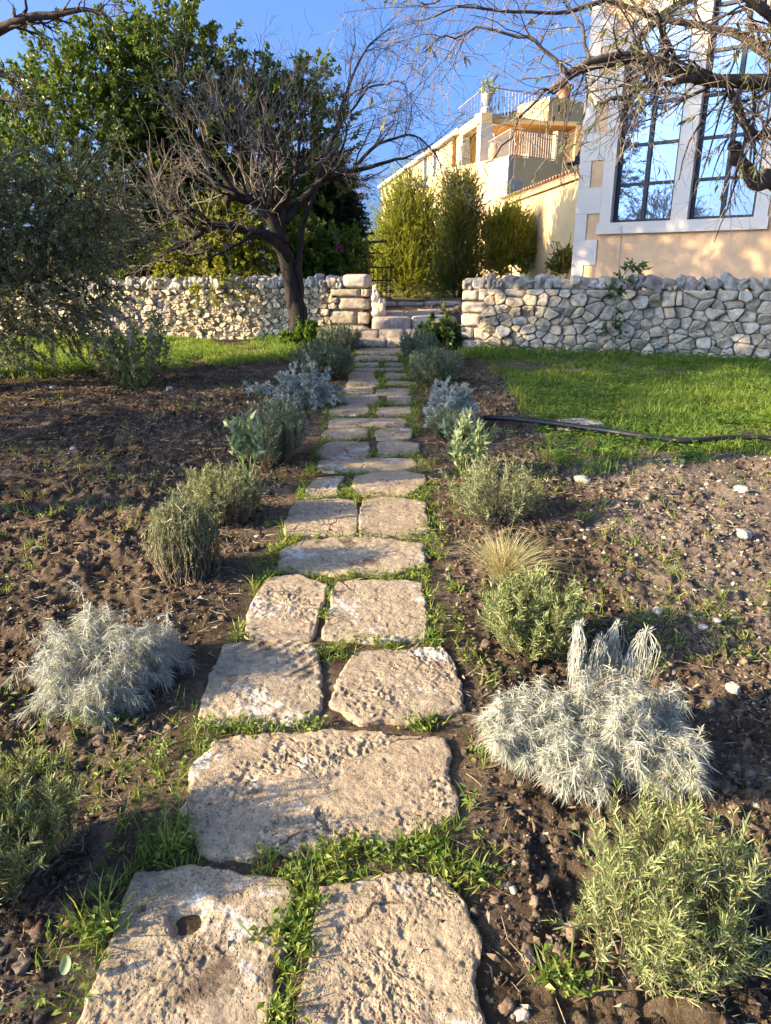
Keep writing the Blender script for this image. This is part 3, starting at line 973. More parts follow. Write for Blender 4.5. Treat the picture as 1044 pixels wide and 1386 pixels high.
step_block('kerb_stone_row', 'low row of kerb stones at the top of the landing',
           [(-.40, .22, 14.1, 14.45, .6, .975), (.22, .75, 14.12, 14.45, .6, .97), (.75, 1.45, 14.1, 14.45, .6, .985)], None, 17)

# ------------------------------------------------------------------ dry stone walls
def clip_poly(P, a, n):
    """keep the side where (p - a).n <= 0"""
    d = (P - a) @ n
    out = []
    for i in range(len(P)):
        j = (i + 1) % len(P)
        if d[i] <= 0:
            out.append(P[i])
        if (d[i] <= 0) != (d[j] <= 0):
            t = d[i] / (d[i] - d[j])
            out.append(P[i] + t * (P[j] - P[i]))
    return np.array(out)

def rubble_cells(L, H, size, rng, anis=1.35, jit=0.42):
    """irregular stone outlines filling a rectangle"""
    S = []
    y = 0.0
    while y < H:
        rh = size * rng.uniform(0.6, 1.1)
        x = rng.uniform(-0.5, 0.5) * size
        while x < L:
            w = size * rng.choice([0.55, 0.8, 1.0, 1.3, 1.7], p=[.27, .25, .2, .17, .11])
            S.append((x + w / 2 + rng.normal() * jit * 0.3 * size, y + rh / 2 + rng.normal() * jit * 0.55 * size))
            x += w * 1.05
        y += rh * 0.92
    S = np.array([s for s in S if -0.02 < s[0] < L + .02 and 0.02 < s[1] < H])
    sc = np.array([1.0, anis])
    S2 = S * sc
    wt = rng.choice([-.10, .0, .06, .13], len(S), p=[.25, .35, .25, .15]) * size ** 2 * 2.2
    cells = []
    for i in range(len(S2)):
        d = np.linalg.norm(S2 - S2[i], axis=1)
        nb = np.where((d > 1e-6) & (d < size * 3.2))[0]
        nb = nb[np.argsort(d[nb])][:18]
        r = size * 1.6
        P = np.array([(-r, -r), (r, -r), (r, r), (-r, r)]) + S2[i]
        P[:, 0] = np.clip(P[:, 0], 0, L)
        P[:, 1] = np.clip(P[:, 1], 0, H * anis)
        for j in nb:
            v = S2[j] - S2[i]
            P = clip_poly(P, S2[i] + v * np.clip(.5 + (wt[i] - wt[j]) / (2 * d[j] ** 2), .15, .85), v)
            if len(P) < 3:
                break
        if len(P) >= 3:
            cells.append(P / sc)
    return cells

def wall_stones(mb, A, B, z0, zt0, zt1, size, rng, gap=0.005, bulge=0.055, skip=None, seg=22, zb1=None):
    """masonry on the face from A to B (ground points, seen side on the right hand of A->B ... outward = n)"""
    A, B = np.asarray(A, float), np.asarray(B, float)
    Lw = np.linalg.norm(B - A)
    u = np.append((B - A) / Lw, 0)
    n = np.array([u[1], -u[0], 0.0])
    if n[1] > 0:
        n = -n
    zb1 = z0 if zb1 is None else zb1
    H = max(zt0 - z0, zt1 - zb1)
    for ci, P in enumerate(rubble_cells(Lw, H, size, rng)):
        c = P.mean(0)
        if skip is not None and skip(c[0], c[1]):
            continue
        a = abs(np.sum(P[:, 0] * np.roll(P[:, 1], -1) - np.roll(P[:, 0], -1) * P[:, 1])) / 2
        r0 = math.sqrt(a / math.pi)
        if r0 < 0.018:
            continue
        loop = resample_loop(chaikin(chaikin(P, 1, rng.uniform(.05, .15)), 1, .2), seg)
        lo_ = loop - c
        loop = c + lo_ * (1 + .10 * fbm(np.column_stack([loop * 16, np.full(seg, ci * 1.9)]), 2, 52))[:, None]
        loop = c + (loop - c) * (1 - gap / r0 * 0.8)
        tz = rng.normal() * 0.24
        tx = rng.normal() * 0.24
        bl = bulge * .8 * rng.uniform(0.6, 1.25) * min(1.3, r0 / 0.09)
        prot = rng.normal() * 0.014
        V = []
        for f, o in ((0.94, -0.09), (1.0, -0.03), (0.995, 0.5), (0.95, 0.85), (0.82, 0.97), (0.55, 1.0), (0.28, 1.0)):
            p = c + (loop - c) * f
            off = o * bl if o > 0 else o
            off = off + prot + (p[:, 0] - c[0]) * tx + (p[:, 1] - c[1]) * tz
            q = np.column_stack([p * 9.0, np.full(seg, ci * 0.37 + f)])
            off = off + (fbm(q * [1.6, 1.6, 1], 3, 51, .6) * 0.017 if o > 0 else 0)
            s = p[:, 0] / Lw
            zz = (z0 + (zb1 - z0) * s) + p[:, 1] / H * ((zt0 - z0) * (1 - s) + (zt1 - zb1) * s)
            V.append(np.append(A, 0)[None] * [1, 1, 0] + p[:, :1] * u + off[:, None] * n + np.column_stack([np.zeros((seg, 2)), zz]))
        R = len(V)
        cc = V[-1].mean(0) + n * 0.004
        a_ = np.arange(seg)
        b_ = (a_ + 1) % seg
        Q = np.concatenate([np.stack([r * seg + a_, r * seg + b_, (r + 1) * seg + b_, (r + 1) * seg + a_], 1) for r in range(R - 1)])
        T = np.stack([(R - 1) * seg + a_, (R - 1) * seg + b_, np.full(seg, R * seg)], 1)
        mb.add(np.vstack(V + [cc[None]]), Q, T)
    return u, n, Lw

def cope_row(mb, A, B, zt0, zt1, rng, u, n, L, width, height, depth, lean, s0=0.0):
    s = s0
    k = 0
    while s < L:
        w = width * rng.choice([.6, .85, 1.1, 1.5]) * rng.uniform(0.85, 1.15)
        h = height * rng.uniform(0.7, 1.25)
        P, Q = stone_pts((w * 1.15, depth * rng.uniform(.85, 1.1), h), 4.2, 0.16, 8, int(rng.integers(1000)), 1.9)
        le = lean(s) * rng.uniform(0.6, 1.4) + rng.normal() * 0.06
        R = rot3(rng.normal() * 0.07, le, 0)
        P = P @ R.T
        ang = math.atan2(u[1], u[0])
        P = P @ rot3(0, 0, ang).T
        zt = zt0 + (zt1 - zt0) * s / L
        p = np.append(np.asarray(A, float), 0) + u * (s + w / 2) - n * (depth * 0.5 - 0.03) + np.array([0, 0, zt + h * 0.40])
        mb.add(P + p, Q)
        s += w * 0.93
        k += 1

rw = np.random.default_rng(5)
RW_T = thing('dry_stone_wall', 'grey dry stone wall right of the steps, capped with leaning boulders', 'wall', (WALL_R0[0], WALL_R0[1], gz(*WALL_R0) - .02))
b = MB()
zR0, zR1 = gz(*WALL_R0) - 0.06, SLOPE * WALL_R1[1] - 0.08
tR = 1.285
u, n, L = wall_stones(b, WALL_R0, WALL_R1, zR0, tR, tR, 0.165, rw, zb1=zR1, skip=lambda s, h: s < 0.30 and h > .08, bulge=.055)
b.build('rubble_face', M['rubble_grey'], RW_T, True)
b = MB()
# squared blocks at the gap end
for (s0, s1, h0, h1) in ((0, .33, .0, .16), (0.0, .19, .17, .34), (0, .30, .345, .53), (0.0, .36, .54, .70), (0.0, .24, .71, .86), (.2, .36, .17, .33), (.25, .36, .71, .85)):
    P, Q = stone_pts((s1 - s0, .42, h1 - h0 - .012), 7, .06, 8, int(s1 * 100 + h0 * 77), 1.8)
    P = P @ rot3(0, 0, math.atan2(u[1], u[0])).T
    b.add(P + np.append(WALL_R0, 0) + u * (s0 + s1) / 2 - n * .17 + np.array([0, 0, zR0 + .05 + (h0 + h1) / 2]), Q)
b.build('end_blocks', M['block_white'], RW_T, True)
b = MB()
cope_row(b, WALL_R0, WALL_R1, tR, tR, rw, u, n, L, .165, .20, .42, lambda s: 0.05 + 0.62 * smooth(1.6, 3.2, s))
b.build('coping', M['cope_grey'], RW_T, True)
b = MB()
A3, B3 = np.append(WALL_R0, 0), np.append(WALL_R1, 0)
c = [A3 - n * .018 + u * .1, B3 - n * .018, B3 - n * .42, A3 - n * .42 + u * .1]
b.prism([q[:2] for q in c], 0.2, tR - 0.01)
b.build('hearting', M['core'], RW_T)

LW_T = thing('dry_stone_wall', 'warm sunlit dry stone wall left of the steps, behind the bare tree trunk', 'wall', (WALL_L0[0], WALL_L0[1], .46))
b = MB()
zL0, zL1 = 0.40, 0.42
tL0, tL1 = 1.29, 1.17
u, n, L = wall_stones(b, WALL_L0, WALL_L1, zL0, tL0, tL1, 0.105, rw, zb1=zL1, skip=lambda s, h: s < 0.62 and h < .84, bulge=.05)
b.build('rubble_face', M['rubble_warm'], LW_T, True)
b = MB()
for (s0, s1, h0, h1) in ((0, .66, 0.05, .29), (.20, .66, .30, .52), (0, .19, .30, .50), (0, .50, .53, .72), (0, .13, .73, .86), (.14, .64, .735, .865), (.51, .68, .53, .62), (.5, .66, .63, .73)):
    P, Q = stone_pts((s1 - s0 - .012, .46, h1 - h0 - .012), 8, .05, 8, int(s1 * 100 + h0 * 57), 1.8)
    P = P @ rot3(0, 0, math.atan2(u[1], u[0])).T
    b.add(P + np.append(WALL_L0, 0) + u * (s0 + s1) / 2 - n * .19 + np.array([0, 0, zL0 + (h0 + h1) / 2]), Q)
b.build('end_blocks', M['block_tan'], LW_T, True)
b = MB()
cope_row(b, WALL_L0, WALL_L1, tL0, tL1, rw, u, n, L, .125, .20, .44, lambda s: -0.35, s0=.42)
b.build('coping', M['cope_pale'], LW_T, True)
b = MB()
P, Q = stone_pts((.44, .46, .22), 5, .05, 10, 8, 1.2)
P = P @ rot3(0, 0, math.atan2(u[1], u[0])).T
b.add(P + np.append(WALL_L0, 0) + u * .22 - n * .19 + np.array([0, 0, tL0 + .085]), Q)
b.build('end_capstone', M['block_white'], LW_T, True)
b = MB()
A3, B3 = np.append(WALL_L0, 0), np.append(WALL_L1, 0)
c = [A3 - n * .018 + u * .1, B3 - n * .018, B3 - n * .42, A3 - n * .42 + u * .1]
b.prism([q[:2] for q in c], 0.2, tL1 - 0.01)
b.build('hearting', M['core'], LW_T)

# upright carved looking stone on the step, next to the wall end
b = MB()
for (dx, dz, sz) in ((0, .10, (.22, .24, .26)), (.05, .20, (.13, .2, .15)), (-.05, .28, (.13, .18, .20)), (-.06, .42, (.08, .11, .13))):
    P, Q = stone_pts(sz, 3, .22, 8, int(100 + dz * 50), 1.9)
    b.add(P + at(513, 430, 12.0) * [1, 1, 0] + np.array([dx, 0, .84 + dz]), Q)
o = b.build('upright_stone', M['block_white'], smooth_=True, origin=at(513, 430, 12.0) * [1, 1, 0] + np.array([0, 0, .84]))
tag(o, 'irregular upright pale stone standing on the third step against the wall end', 'stone')

# ------------------------------------------------------------------ clods, pebbles, straw
def scatter_stones(mb, x, y, size, rng, sink=0.25, flat=0.7, n=2, rough=.22, k=2.6):
    CV, CQ = cube_sphere(n)
    base = CV / (np.abs(CV) ** k).sum(1)[:, None] ** (1 / k)
    N = len(x)
    z = ground_z(x, y)
    sc = size[:, None] * np.stack([rng.uniform(.7, 1.3, N), rng.uniform(.7, 1.3, N), flat * rng.uniform(.7, 1.3, N)], 1)
    R = np.stack([rot3(*rng.uniform(-.5, .5, 2), rng.uniform(0, 6.28)) for _ in range(N)])
    seedoff = rng.uniform(0, 90, (N, 1, 3))
    P = base[None] * (1 + rough * 1.3 * fbm((base[None] * 1.7 + seedoff).reshape(-1, 3), 2, 61).reshape(N, len(base), 1))
    P = np.einsum('nij,nvj->nvi', R, P * sc[:, None, :] * 0.5)
    P += np.stack([x, y, z + size * flat * (0.5 - sink)], 1)[:, None, :]
    Q = (CQ[None] + (np.arange(N) * len(base))[:, None, None]).reshape(-1, 4)
    mb.add(P.reshape(-1, 3), Q)

def cand(n, x0, x1, y0, y1, rng, ypow=1.0):
    y = y0 + (y1 - y0) * rng.uniform(0, 1, n) ** ypow
    # keep about inside the view wedge
    x = rng.uniform(-1, 1, n) * np.minimum(0.62 * y + .35, max(-x0, x1))
    m = (x > x0) & (x < x1)
    return x[m], y[m]

rg = np.random.default_rng(77)
b = MB()
x, y = cand(42000, -6, 6, .7, 8.5, rg, 1.9)
pc = np.abs(x - path_x(y))
clump = fbm2(x, y, 3.0, 3, 71)
m = (rg.uniform(0, 1, len(x)) < smooth(.38, .62, pc)) & (grass_mask(x, y) < .4) & (clump > -0.30) & ~inside_slab(x, y, 1.02)
x, y = x[m], y[m]
s = 0.003 + 0.022 * rg.uniform(0, 1, len(x)) ** 12 + 0.007 * rg.uniform(0, 1, len(x)) ** 2 + 0.0013 * y
scatter_stones(b, x, y, s, rg, n=3, flat=.8, rough=.75, sink=.42, k=3.5)
stuff(b.build('soil_clods', M['clod'], None, True), 'loose crumbs and lumps of dark brown earth on the planting beds', 'soil')
b = MB()
x, y = cand(9000, -6, 6, .8, 8, rg, 1.1)
w = smooth(.6, 1.6, x) * .9 + .05
m = (rg.uniform(0, 1, len(x)) < w) & (grass_mask(x, y) < .3) & (np.abs(x - path_x(y)) > .5)
x, y = x[m], y[m]
s = 0.006 + 0.022 * rg.uniform(0, 1, len(x)) ** 4 + .0015 * y
scatter_stones(b, x, y, s, rg, n=2, flat=.6)
stuff(b.build('pale_pebbles', M['pebble'], None, True), 'small pale limestone pebbles strewn over the bare earth on the right', 'pebbles')

b = MB()
x, y = cand(46000, -6, 6, .7, 10, rg, 1.3)
m = (fbm2(x, y, 1.7, 3, 81) + .35 * smooth(2.0, 5, y) > rg.uniform(-.3, .5, len(x))) & (np.abs(x - path_x(y)) > .46) & (grass_mask(x, y) < .7)
x, y = x[m], y[m]
z = ground_z(x, y) + .004
a = rg.uniform(0, 6.283, len(x))
d = np.stack([np.cos(a), np.sin(a), rg.uniform(-.1, .35, len(x))], 1)
add_blades(b, np.stack([x, y, z], 1), d, rg.uniform(.012, .075, len(x)) * (1 + .08 * y), .0011 + .0005 * y, rg, bend=rg.uniform(0, .5, len(x)))
stuff(b.build('straw_litter', M['straw']), 'dry roots and straw bits strewn across the dug earth', 'straw')

b = MB()
x, y = cand(1500, -6, 6, .8, 10.5, rg, 1.2)
m = (fbm2(x, y, .9, 3, 84) > rg.uniform(-.4, .6, len(x))) & (rg.uniform(0, 1, len(x)) < np.where(np.abs(x - path_x(y)) > .45, 1, .35))
x, y = x[m], y[m]
n = len(x)
a = rg.uniform(0, 6.283, n)
d = np.stack([np.cos(a), np.sin(a), rg.uniform(-.15, .45, n)], 1)
add_leaves(b, np.stack([x, y, ground_z(x, y) + .012 + .03 * grass_mask(x, y)], 1), d, rg.uniform(.018, .05, n), rg.uniform(.008, .018, n), rg, .5, nrm_up=.6)
stuff(b.build('fallen_leaves', M['straw']), 'dry brown leaves fallen on the beds and turf', 'leaves')
b = MB()
x, y = cand(420, -6, 6, .8, 9, rg, 1.2)
m = np.abs(x - path_x(y)) > .5
x, y = x[m], y[m]
n = len(x)
a = rg.uniform(0, 6.283, n)
L_ = rg.uniform(.03, .16, n)
P = np.stack([np.stack([x + np.cos(a) * L_ * t, y + np.sin(a) * L_ * t], 1) for t in (0, .33, .66, 1)], 1) + rg.normal(size=(n, 4, 2)) * .006
P = np.concatenate([P, (ground_z(P[..., 0].ravel(), P[..., 1].ravel()).reshape(n, 4) + rg.uniform(.002, .02, (n, 4)))[..., None]], 2)
b.tubes(P, np.broadcast_to(np.array([.0022, .002, .0016, .001]), (n, 4)) * rg.uniform(.6, 1.5, (n, 1)), 4, cap=False)
stuff(b.build('twig_litter', M['stem_brown']), 'thin broken twigs and roots lying on the dug earth', 'twigs')

# individual stones lying on the beds
ROCKS = [((788,647),.11,'fieldstone','cream stone lying on bare earth just below the turf, right of the sage'),
 ((1004,662),.11,'fieldstone','pale stone at the right picture edge by the turf border'),
 ((1003,724),.10,'fieldstone','whitish rounded stone lying among pebbles near the right edge'),
 ((891,825),.055,'fieldstone','flat grey white stone lying left of the other small pale stones'),
 ((993,927),.05,'fieldstone','white stone right of the big silver curry plant'),
 ((952,846),.04,'fieldstone','small pale stone beside two others on the right hand soil'),
 ((970,840),.04,'fieldstone','small white angular stone right of its pale neighbour'),
 ((972,715),.05,'fieldstone','small grey white stone left of the rounded stone near the right edge'),
 ((172,697),.08,'brownstone','reddish brown stone on the left bed behind the boxy lavender'),
 ((90,640),.05,'fieldstone','small white stone at the left of the left hand bed'),
 ((100,606),.05,'fieldstone','flat white chip on the left hand bed, nearer the olive'),
 ((135,1000),.05,'brownstone','rounded brown stone just below the left silver bush'),
 ((176,1000),.042,'brownstone','smaller tan stone right of the rounded brown stone'),
 ((230,525),.08,'fieldstone','pale stone on the left bed near the turf edge'),
 ((72,530),.07,'fieldstone','whitish stone at the far left of the dug bed'),
 ((167,735),.035,'brownstone','little brown stone at the left of the boxy lavender'),
 ((435,1246),.03,'fieldstone','white pebble between the two nearest slabs'),
 ((706,1370),.035,'fieldstone','tan pebble near the bottom right of the path'),
]
for i, (p, s, mt, lab) in enumerate(ROCKS):
    g = on_ground(*p)
    z = gz(g[0], g[1])
    P, Q = stone_pts((s, s * .8, s * .6), 2.6, .2, 8, 300 + i, 1.5)
    P = P @ rot3(.1, .1, i * 1.3).T
    o = MB().add(P + np.array([g[0], g[1], z + s * .08]), Q).build('stone', M[mt], smooth_=True, origin=(g[0], g[1], z))
    tag(o, lab, 'stone', 'loose stones on the beds')

# flat pale flagstone in the turf and the irrigation hose
g = on_ground(780, 579)
P, Q = stone_pts((.40, .34, .06), 5, .10, 10, 444, 1.6)
o = MB().add(P @ rot3(0, 0, .3).T + np.array([g[0], g[1], gz(g[0], g[1]) + .03]), Q).build('flat_stone', M['fieldstone'], smooth_=True, origin=g)
tag(o, 'flat whitish stone sunk in the turf behind the black hose', 'stone')
hp = [(655,575),(690,578),(740,583),(800,591),(850,599),(900,605),(935,607),(985,603),(1044,604),(1120,612)]
pts = []
for p in hp:
    g = on_ground(*p)
    pts.append((g[0], g[1], gz(g[0], g[1]) + .065))
pts = spline(pts, 60)
o = MB().tubes(pts, np.full(60, .024), n=8).build('irrigation_hose', M['hose'], smooth_=True, origin=pts[0])
tag(o, 'black plastic irrigation hose lying across the turf right of the path', 'hose')
# ------------------------------------------------------------------ low plants
def stem_set(base, W, D, H, n, rng, mode='dome', K=6, r0=0.25, splay=1.0, tilt=(0, 0), hvar=.3):
    """polyline stems (n,K,3)"""
    a = rng.uniform(0, 6.283, n)
    r = np.sqrt(rng.uniform(0, 1, n))
    bx, by = np.cos(a) * r * W * .5 * r0, np.sin(a) * r * D * .5 * r0
    P0 = np.stack([base[0] + bx, base[1] + by, np.zeros(n)], 1)
    P0[:, 2] = ground_z(P0[:, 0], P0[:, 1]) - .005
    if mode == 'dome':
        ph = np.arccos(rng.uniform(0.0, 1, n))          # from vertical
        rad_ = rng.uniform(.62, 1.08, n)
        rad_ = rad_ * (1 + .32 * fbm(np.stack([np.cos(a) * np.sin(ph), np.sin(a) * np.sin(ph), np.cos(ph)], 1) * 2.6 + float(rng.uniform(0, 50)), 2, 44))
        T = np.stack([np.cos(a) * np.sin(ph) * W * .5 * rad_, np.sin(a) * np.sin(ph) * D * .5 * rad_, np.cos(ph) * H * rad_ + .02], 1)
        T = T + np.array([base[0], base[1], base[2]])
        C = P0 * .45 + T * .55 + np.stack([np.zeros(n), np.zeros(n), H * (.18 + .25 * np.sin(ph))], 1)
    else:
        h = H * (1 - hvar * rng.uniform(0, 1, n)) * (1 - .25 * r ** 2)
        sp = splay * r
        T = np.stack([base[0] + np.cos(a) * sp * W * .5, base[1] + np.sin(a) * sp * D * .5, base[2] + h], 1)
        C = P0 * .5 + T * .5 + np.stack([np.cos(a) * sp * W * .16, np.sin(a) * sp * D * .16, h * .02], 1)
    t = np.linspace(0, 1, K)[None, :, None]
    P = (1 - t) ** 2 * P0[:, None] + 2 * t * (1 - t) * C[:, None] + t ** 2 * T[:, None]
    P[:, :, 0] += tilt[0] * t[..., 0] ** 2 * H
    P[:, :, 1] += tilt[1] * t[..., 0] ** 2 * H
    P[:, 1:] += rng.normal(size=(n, K - 1, 3)) * H * .025
    return P

def leaves_on(mb, P, per, L, w, rng, ang=(.4, 1.0), t0=.2, t1=1.0, tpow=1.0, bend=(.0, .5), droop=0.0, kind='blade', up=0.0, fold=.3, shrink=0.0):
    n, K = P.shape[:2]
    b = np.repeat(np.arange(n), per)
    tt = t0 + (t1 - t0) * rng.uniform(0, 1, n * per) ** tpow
    t = tt * (K - 1) * .9995
    i = np.floor(t).astype(int)
    f = (t - i)[:, None]
    pos = P[b, i] * (1 - f) + P[b, i + 1] * f
    tan = nrm(P[b, i + 1] - P[b, i])
    a = rng.uniform(ang[0], ang[1], len(b))[:, None]
    d = nrm(tan * np.cos(a) + perp(tan, rng) * np.sin(a) + np.array([0, 0, up - droop]))
    ll = rng.uniform(L[0], L[1], len(b)) * (1 - shrink * tt)
    if kind == 'blade':
        if droop > 0:
            add_blades(mb, pos, d, ll, w, rng, bend=rng.uniform(bend[0], bend[1], len(b)), bend_dir=np.array([0, 0, -1.0]), curl=.9)
        else:
            add_blades(mb, pos, d, ll, w, rng, bend=rng.uniform(bend[0], bend[1], len(b)))
    else:
        add_leaves(mb, pos, d, ll, w * rng.uniform(.8, 1.2, len(b)), rng, fold=fold)

def plant_root(name, label, cat, px, group, Y=None):
    g = on_ground(*px)
    return thing(name, label, cat, (g[0], g[1], gz(g[0], g[1])), group), np.array([g[0], g[1], gz(g[0], g[1])])

def lit(root, foliage, stems, mleaf, mstem, extra=()):
    foliage.build('foliage', mleaf, root)
    if stems is not None:
        stems.build('stems', mstem, root, True)
    for nm, mb_, mt in extra:
        mb_.build(nm, mt, root)

def curry_bush(label, px, lobes, group, seed, spikes=(), sl=(.018, .042), per=52):
    """silver curry plant: drooping felted needles on many soft shoots; lobes = (dx,dy,W,D,H,n)"""
    rng = np.random.default_rng(seed)
    root, B = plant_root('curry_plant', label, 'curry plant', px, group)
    lf, st = MB(), MB()
    for dx, dy, W, D, H, n in lobes:
        P = stem_set(B + np.array([dx, dy, 0]), W, D, H, n, rng, 'dome', K=7, r0=.5)
        st.tubes(P, np.broadcast_to(np.linspace(.0022, .0010, 7), P.shape[:2]), 3, cap=False)
        leaves_on(lf, P, per, sl, .0017, rng, (.3, 1.2), .30, 1.0, .8, (.2, 1.25), droop=.05)
        # tufts at the shoot tips
        leaves_on(lf, P, 12, (sl[0] * .6, sl[1] * .8), .0018, rng, (.2, 1.4), .66, 1.0, .8, (.2, 1.0), droop=.03)
        # hanging older leaves
        leaves_on(lf, P, 34, (.03, .06), .0017, rng, (.6, 1.4), .35, 1., 1, (.1, .6), droop=.7)
    extra = []
    dead = MB()
    for dx, dy, W, D, H, n in lobes:
        P = stem_set(B + np.array([dx, dy, 0]), W * .92, D * .92, H * .8, n // 2, rng, 'dome', K=7, r0=.5)
        leaves_on(dead, P, 22, (.015, .04), .0016, rng, (.6, 1.4), .2, .75, 1, (.1, .8), droop=.5)
    extra.append(('withered_leaves', dead, M['spent']))
    for (dx, dy, h, lean, n) in spikes:
        k = MB()
        p = spline([B + [dx, dy, .1], B + [dx + lean * .35, dy, .1 + h * .55], B + [dx + lean, dy, .1 + h]], 9, .012, n)
        k.tubes(p, np.linspace(.004, .002, 9), 5)
        PP = np.repeat(p[None], 1, 0)
        N = n * 2
        tt = rng.choice([.62, .8, .97, 1.0], N) * 8
        st0 = np.stack([np.interp(tt, np.arange(9), p[:, c]) for c in range(3)], 1)
        az = rng.normal(size=N) * 1.5 + rng.uniform(0, 6)
        ro = rng.uniform(.006, .030, N) * (1 + .5 * np.sin(az * 2 + n))
        od = np.stack([np.cos(az), np.sin(az), np.zeros(N)], 1)
        LL = rng.uniform(.05, .20, N) * np.clip((st0[:, 2] - B[2] - .05) / .25, .3, 1)
        kk = np.linspace(0, 1, 7)[None, :, None]
        S3 = st0[:, None] + od[:, None] * (ro[:, None, None] * np.minimum(1, kk * 3.2) * (1 + .25 * np.sin(kk * 5 + az[:, None, None])))
        S3 = S3 + np.array([0, 0, 1.0]) * (.010 * np.sin(np.minimum(1, kk * 3) * 3.14) - LL[:, None, None] * kk ** 1.2)
        S3[:, 1:] += rng.normal(size=(N, 6, 3)) * .0022
        k.tubes(S3, np.broadcast_to(np.linspace(.0012, .0008, 7), (N, 7)), 4, cap=False)
        leaves_on(k, PP, n // 2, (.02, .035), .0024, rng, (.3, 1.2), .93, 1.0, .6, (.1, .5))
        extra.append(('flower_shoot', k, M['silver_leaf']))
    lit(root, lf, st, M['silver_leaf'], M['stem_silver'], extra)

def needle_bush(name, label, cat, px, W, D, H, n, per, group, seed, leaf=(.018, .032), w=.0026, mode='upright', mat='rosemary_leaf',
                splay=1.0, r0=.45, ang=(.5, 1.15), spikes=0, hvar=.35, tilt=(0, 0), side=0, tip=8, t0=.12, smat='stem_brown'):
    rng = np.random.default_rng(seed)
    root, B = plant_root(name, label, cat, px, group)
    lf, st = MB(), MB()
    P = stem_set(B, W, D, H, n, rng, mode, K=7, r0=r0, splay=splay, hvar=hvar, tilt=tilt)
    R = np.broadcast_to(np.linspace(.0035, .0012, 7), P.shape[:2])
    st.tubes(P, R, 3, cap=False)
    leaves_on(lf, P, per, leaf, w, rng, ang, t0, 1.0, .9, (.0, .25), up=.12)
    leaves_on(lf, P, tip, (leaf[0] * .8, leaf[1] * .8), w, rng, (.1, .7), .93, 1.0, 1, (.0, .2), up=.1)
    if side:
        C, CR = grow(P, R, side, (H * .15, H * .32), (.35, .8), rng, K=5, bias=(0, 0, .25), t0=.25, t1=.95, rmin=.001)
        st.tubes(C, CR, 3, cap=False)
        leaves_on(lf, C, per // 2, leaf, w, rng, ang, .1, 1, .9, (.0, .25), up=.12)
    extra = []
    if spikes:
        k = rng.choice(n, min(spikes, n), replace=False)
        top = P[k, -1]
        d = nrm(P[k, -1] - P[k, -2] + rng.normal(size=(len(k), 3)) * .15)
        e = top + d * rng.uniform(.04, .10, (len(k), 1))
        pp = np.stack([top, (top + e) / 2 + rng.normal(size=top.shape) * .004, e, e + d * .025], 1)
        for q in pp:
            extra.append(('flower_spike', MB().tubes(q[None], np.array([[.0008, .0008, .0035, .0012]]), 5), M['spent']))
        pass
    lit(root, lf, st, M[mat], M[smat], extra)

G_CUR, G_ROS, G_LAV = 'silver curry plants along the path', 'rosemary bushes along the path', 'lavender bushes along the path'
curry_bush('round drooping silver curry plant left of the path, alone on dark soil', (150, 925),
           [(.00, .00, .50, .46, .27, 150), (-.13, .02, .26, .26, .19, 50), (.13, .05, .26, .28, .22, 60), (.0, -.16, .34, .24, .15, 60), (-.12, -.10, .2, .2, .13, 30),
            (-.11, .13, .12, .12, .27, 16)], G_CUR, 101)
curry_bush('largest silver curry plant, right of the path, with upright shaggy shoots', (808, 1035),
           [(.0, .02, .42, .38, .20, 120), (.15, .08, .34, .28, .23, 90), (-.25, .05, .24, .26, .17, 70), (-.10, -.08, .28, .24, .14, 60), (.02, .11, .30, .24, .20, 60),
            (-.15, .10, .26, .24, .17, 50), (.19, -.10, .20, .2, .16, 50), (.06, -.02, .24, .22, .24, 50)], G_CUR, 102,
           spikes=((-.02, .17, .27, -.02, 80), (-.005, .175, .22, .03, 40), (.085, .20, .25, .015, 34), (.11, .19, .24, .06, 40)))
needle_bush('rosemary', 'tall yellow green rosemary at the bottom right in front of the largest curry plant', 'rosemary', (892, 1300), .36, .30, .45, 95, 62, G_ROS, 103,
            leaf=(.016, .034), w=.0023, side=3, splay=1.0, r0=.6, hvar=.55, mat='rosemary_leaf')
needle_bush('rosemary', 'rosemary cut off by the left picture edge, half in shade', 'rosemary', (12, 1195), .32, .30, .36, 110, 60, G_ROS, 104,
            leaf=(.02, .036), w=.0027, side=2, splay=1.15, mat='rosemary_leaf')
needle_bush('lavender', 'boxy upright lavender with spent spikes left of the path, brightly lit from the left', 'lavender', (253, 780), .31, .28, .40, 280, 56, G_LAV, 105,
            leaf=(.012, .022), w=.0026, splay=.95, r0=.85, mat='lavender_leaf', spikes=16, hvar=.25, ang=(.3, .9), t0=.2)
needle_bush('rosemary', 'loose yellow green rosemary just behind the boxy lavender', 'rosemary', (305, 706), .36, .3, .34, 150, 44, G_ROS, 106,
            leaf=(.018, .03), w=.003, splay=1.2, mode='upright', side=2, mat='lavender_leaf', hvar=.5)
needle_bush('rosemary', 'bushy fresh green rosemary right of the path behind the largest curry plant', 'rosemary', (722, 880), .34, .30, .33, 120, 50, G_ROS, 107,
            leaf=(.02, .036), w=.0036, splay=1.15, side=2, mat='rosemary_leaf', hvar=.4)
needle_bush('lavender', 'sparse grey green lavender right of the path below the pale sage', 'lavender', (672, 702), .46, .4, .38, 90, 52, G_LAV, 108,
            leaf=(.02, .034), w=.0036, splay=1.2, side=1, mat='lavender_leaf', hvar=.5, spikes=6)
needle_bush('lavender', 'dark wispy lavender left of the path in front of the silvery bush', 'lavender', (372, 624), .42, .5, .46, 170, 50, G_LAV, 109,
            leaf=(.03, .05), w=.004, splay=1.1, mat='shade_lavender', hvar=.45)
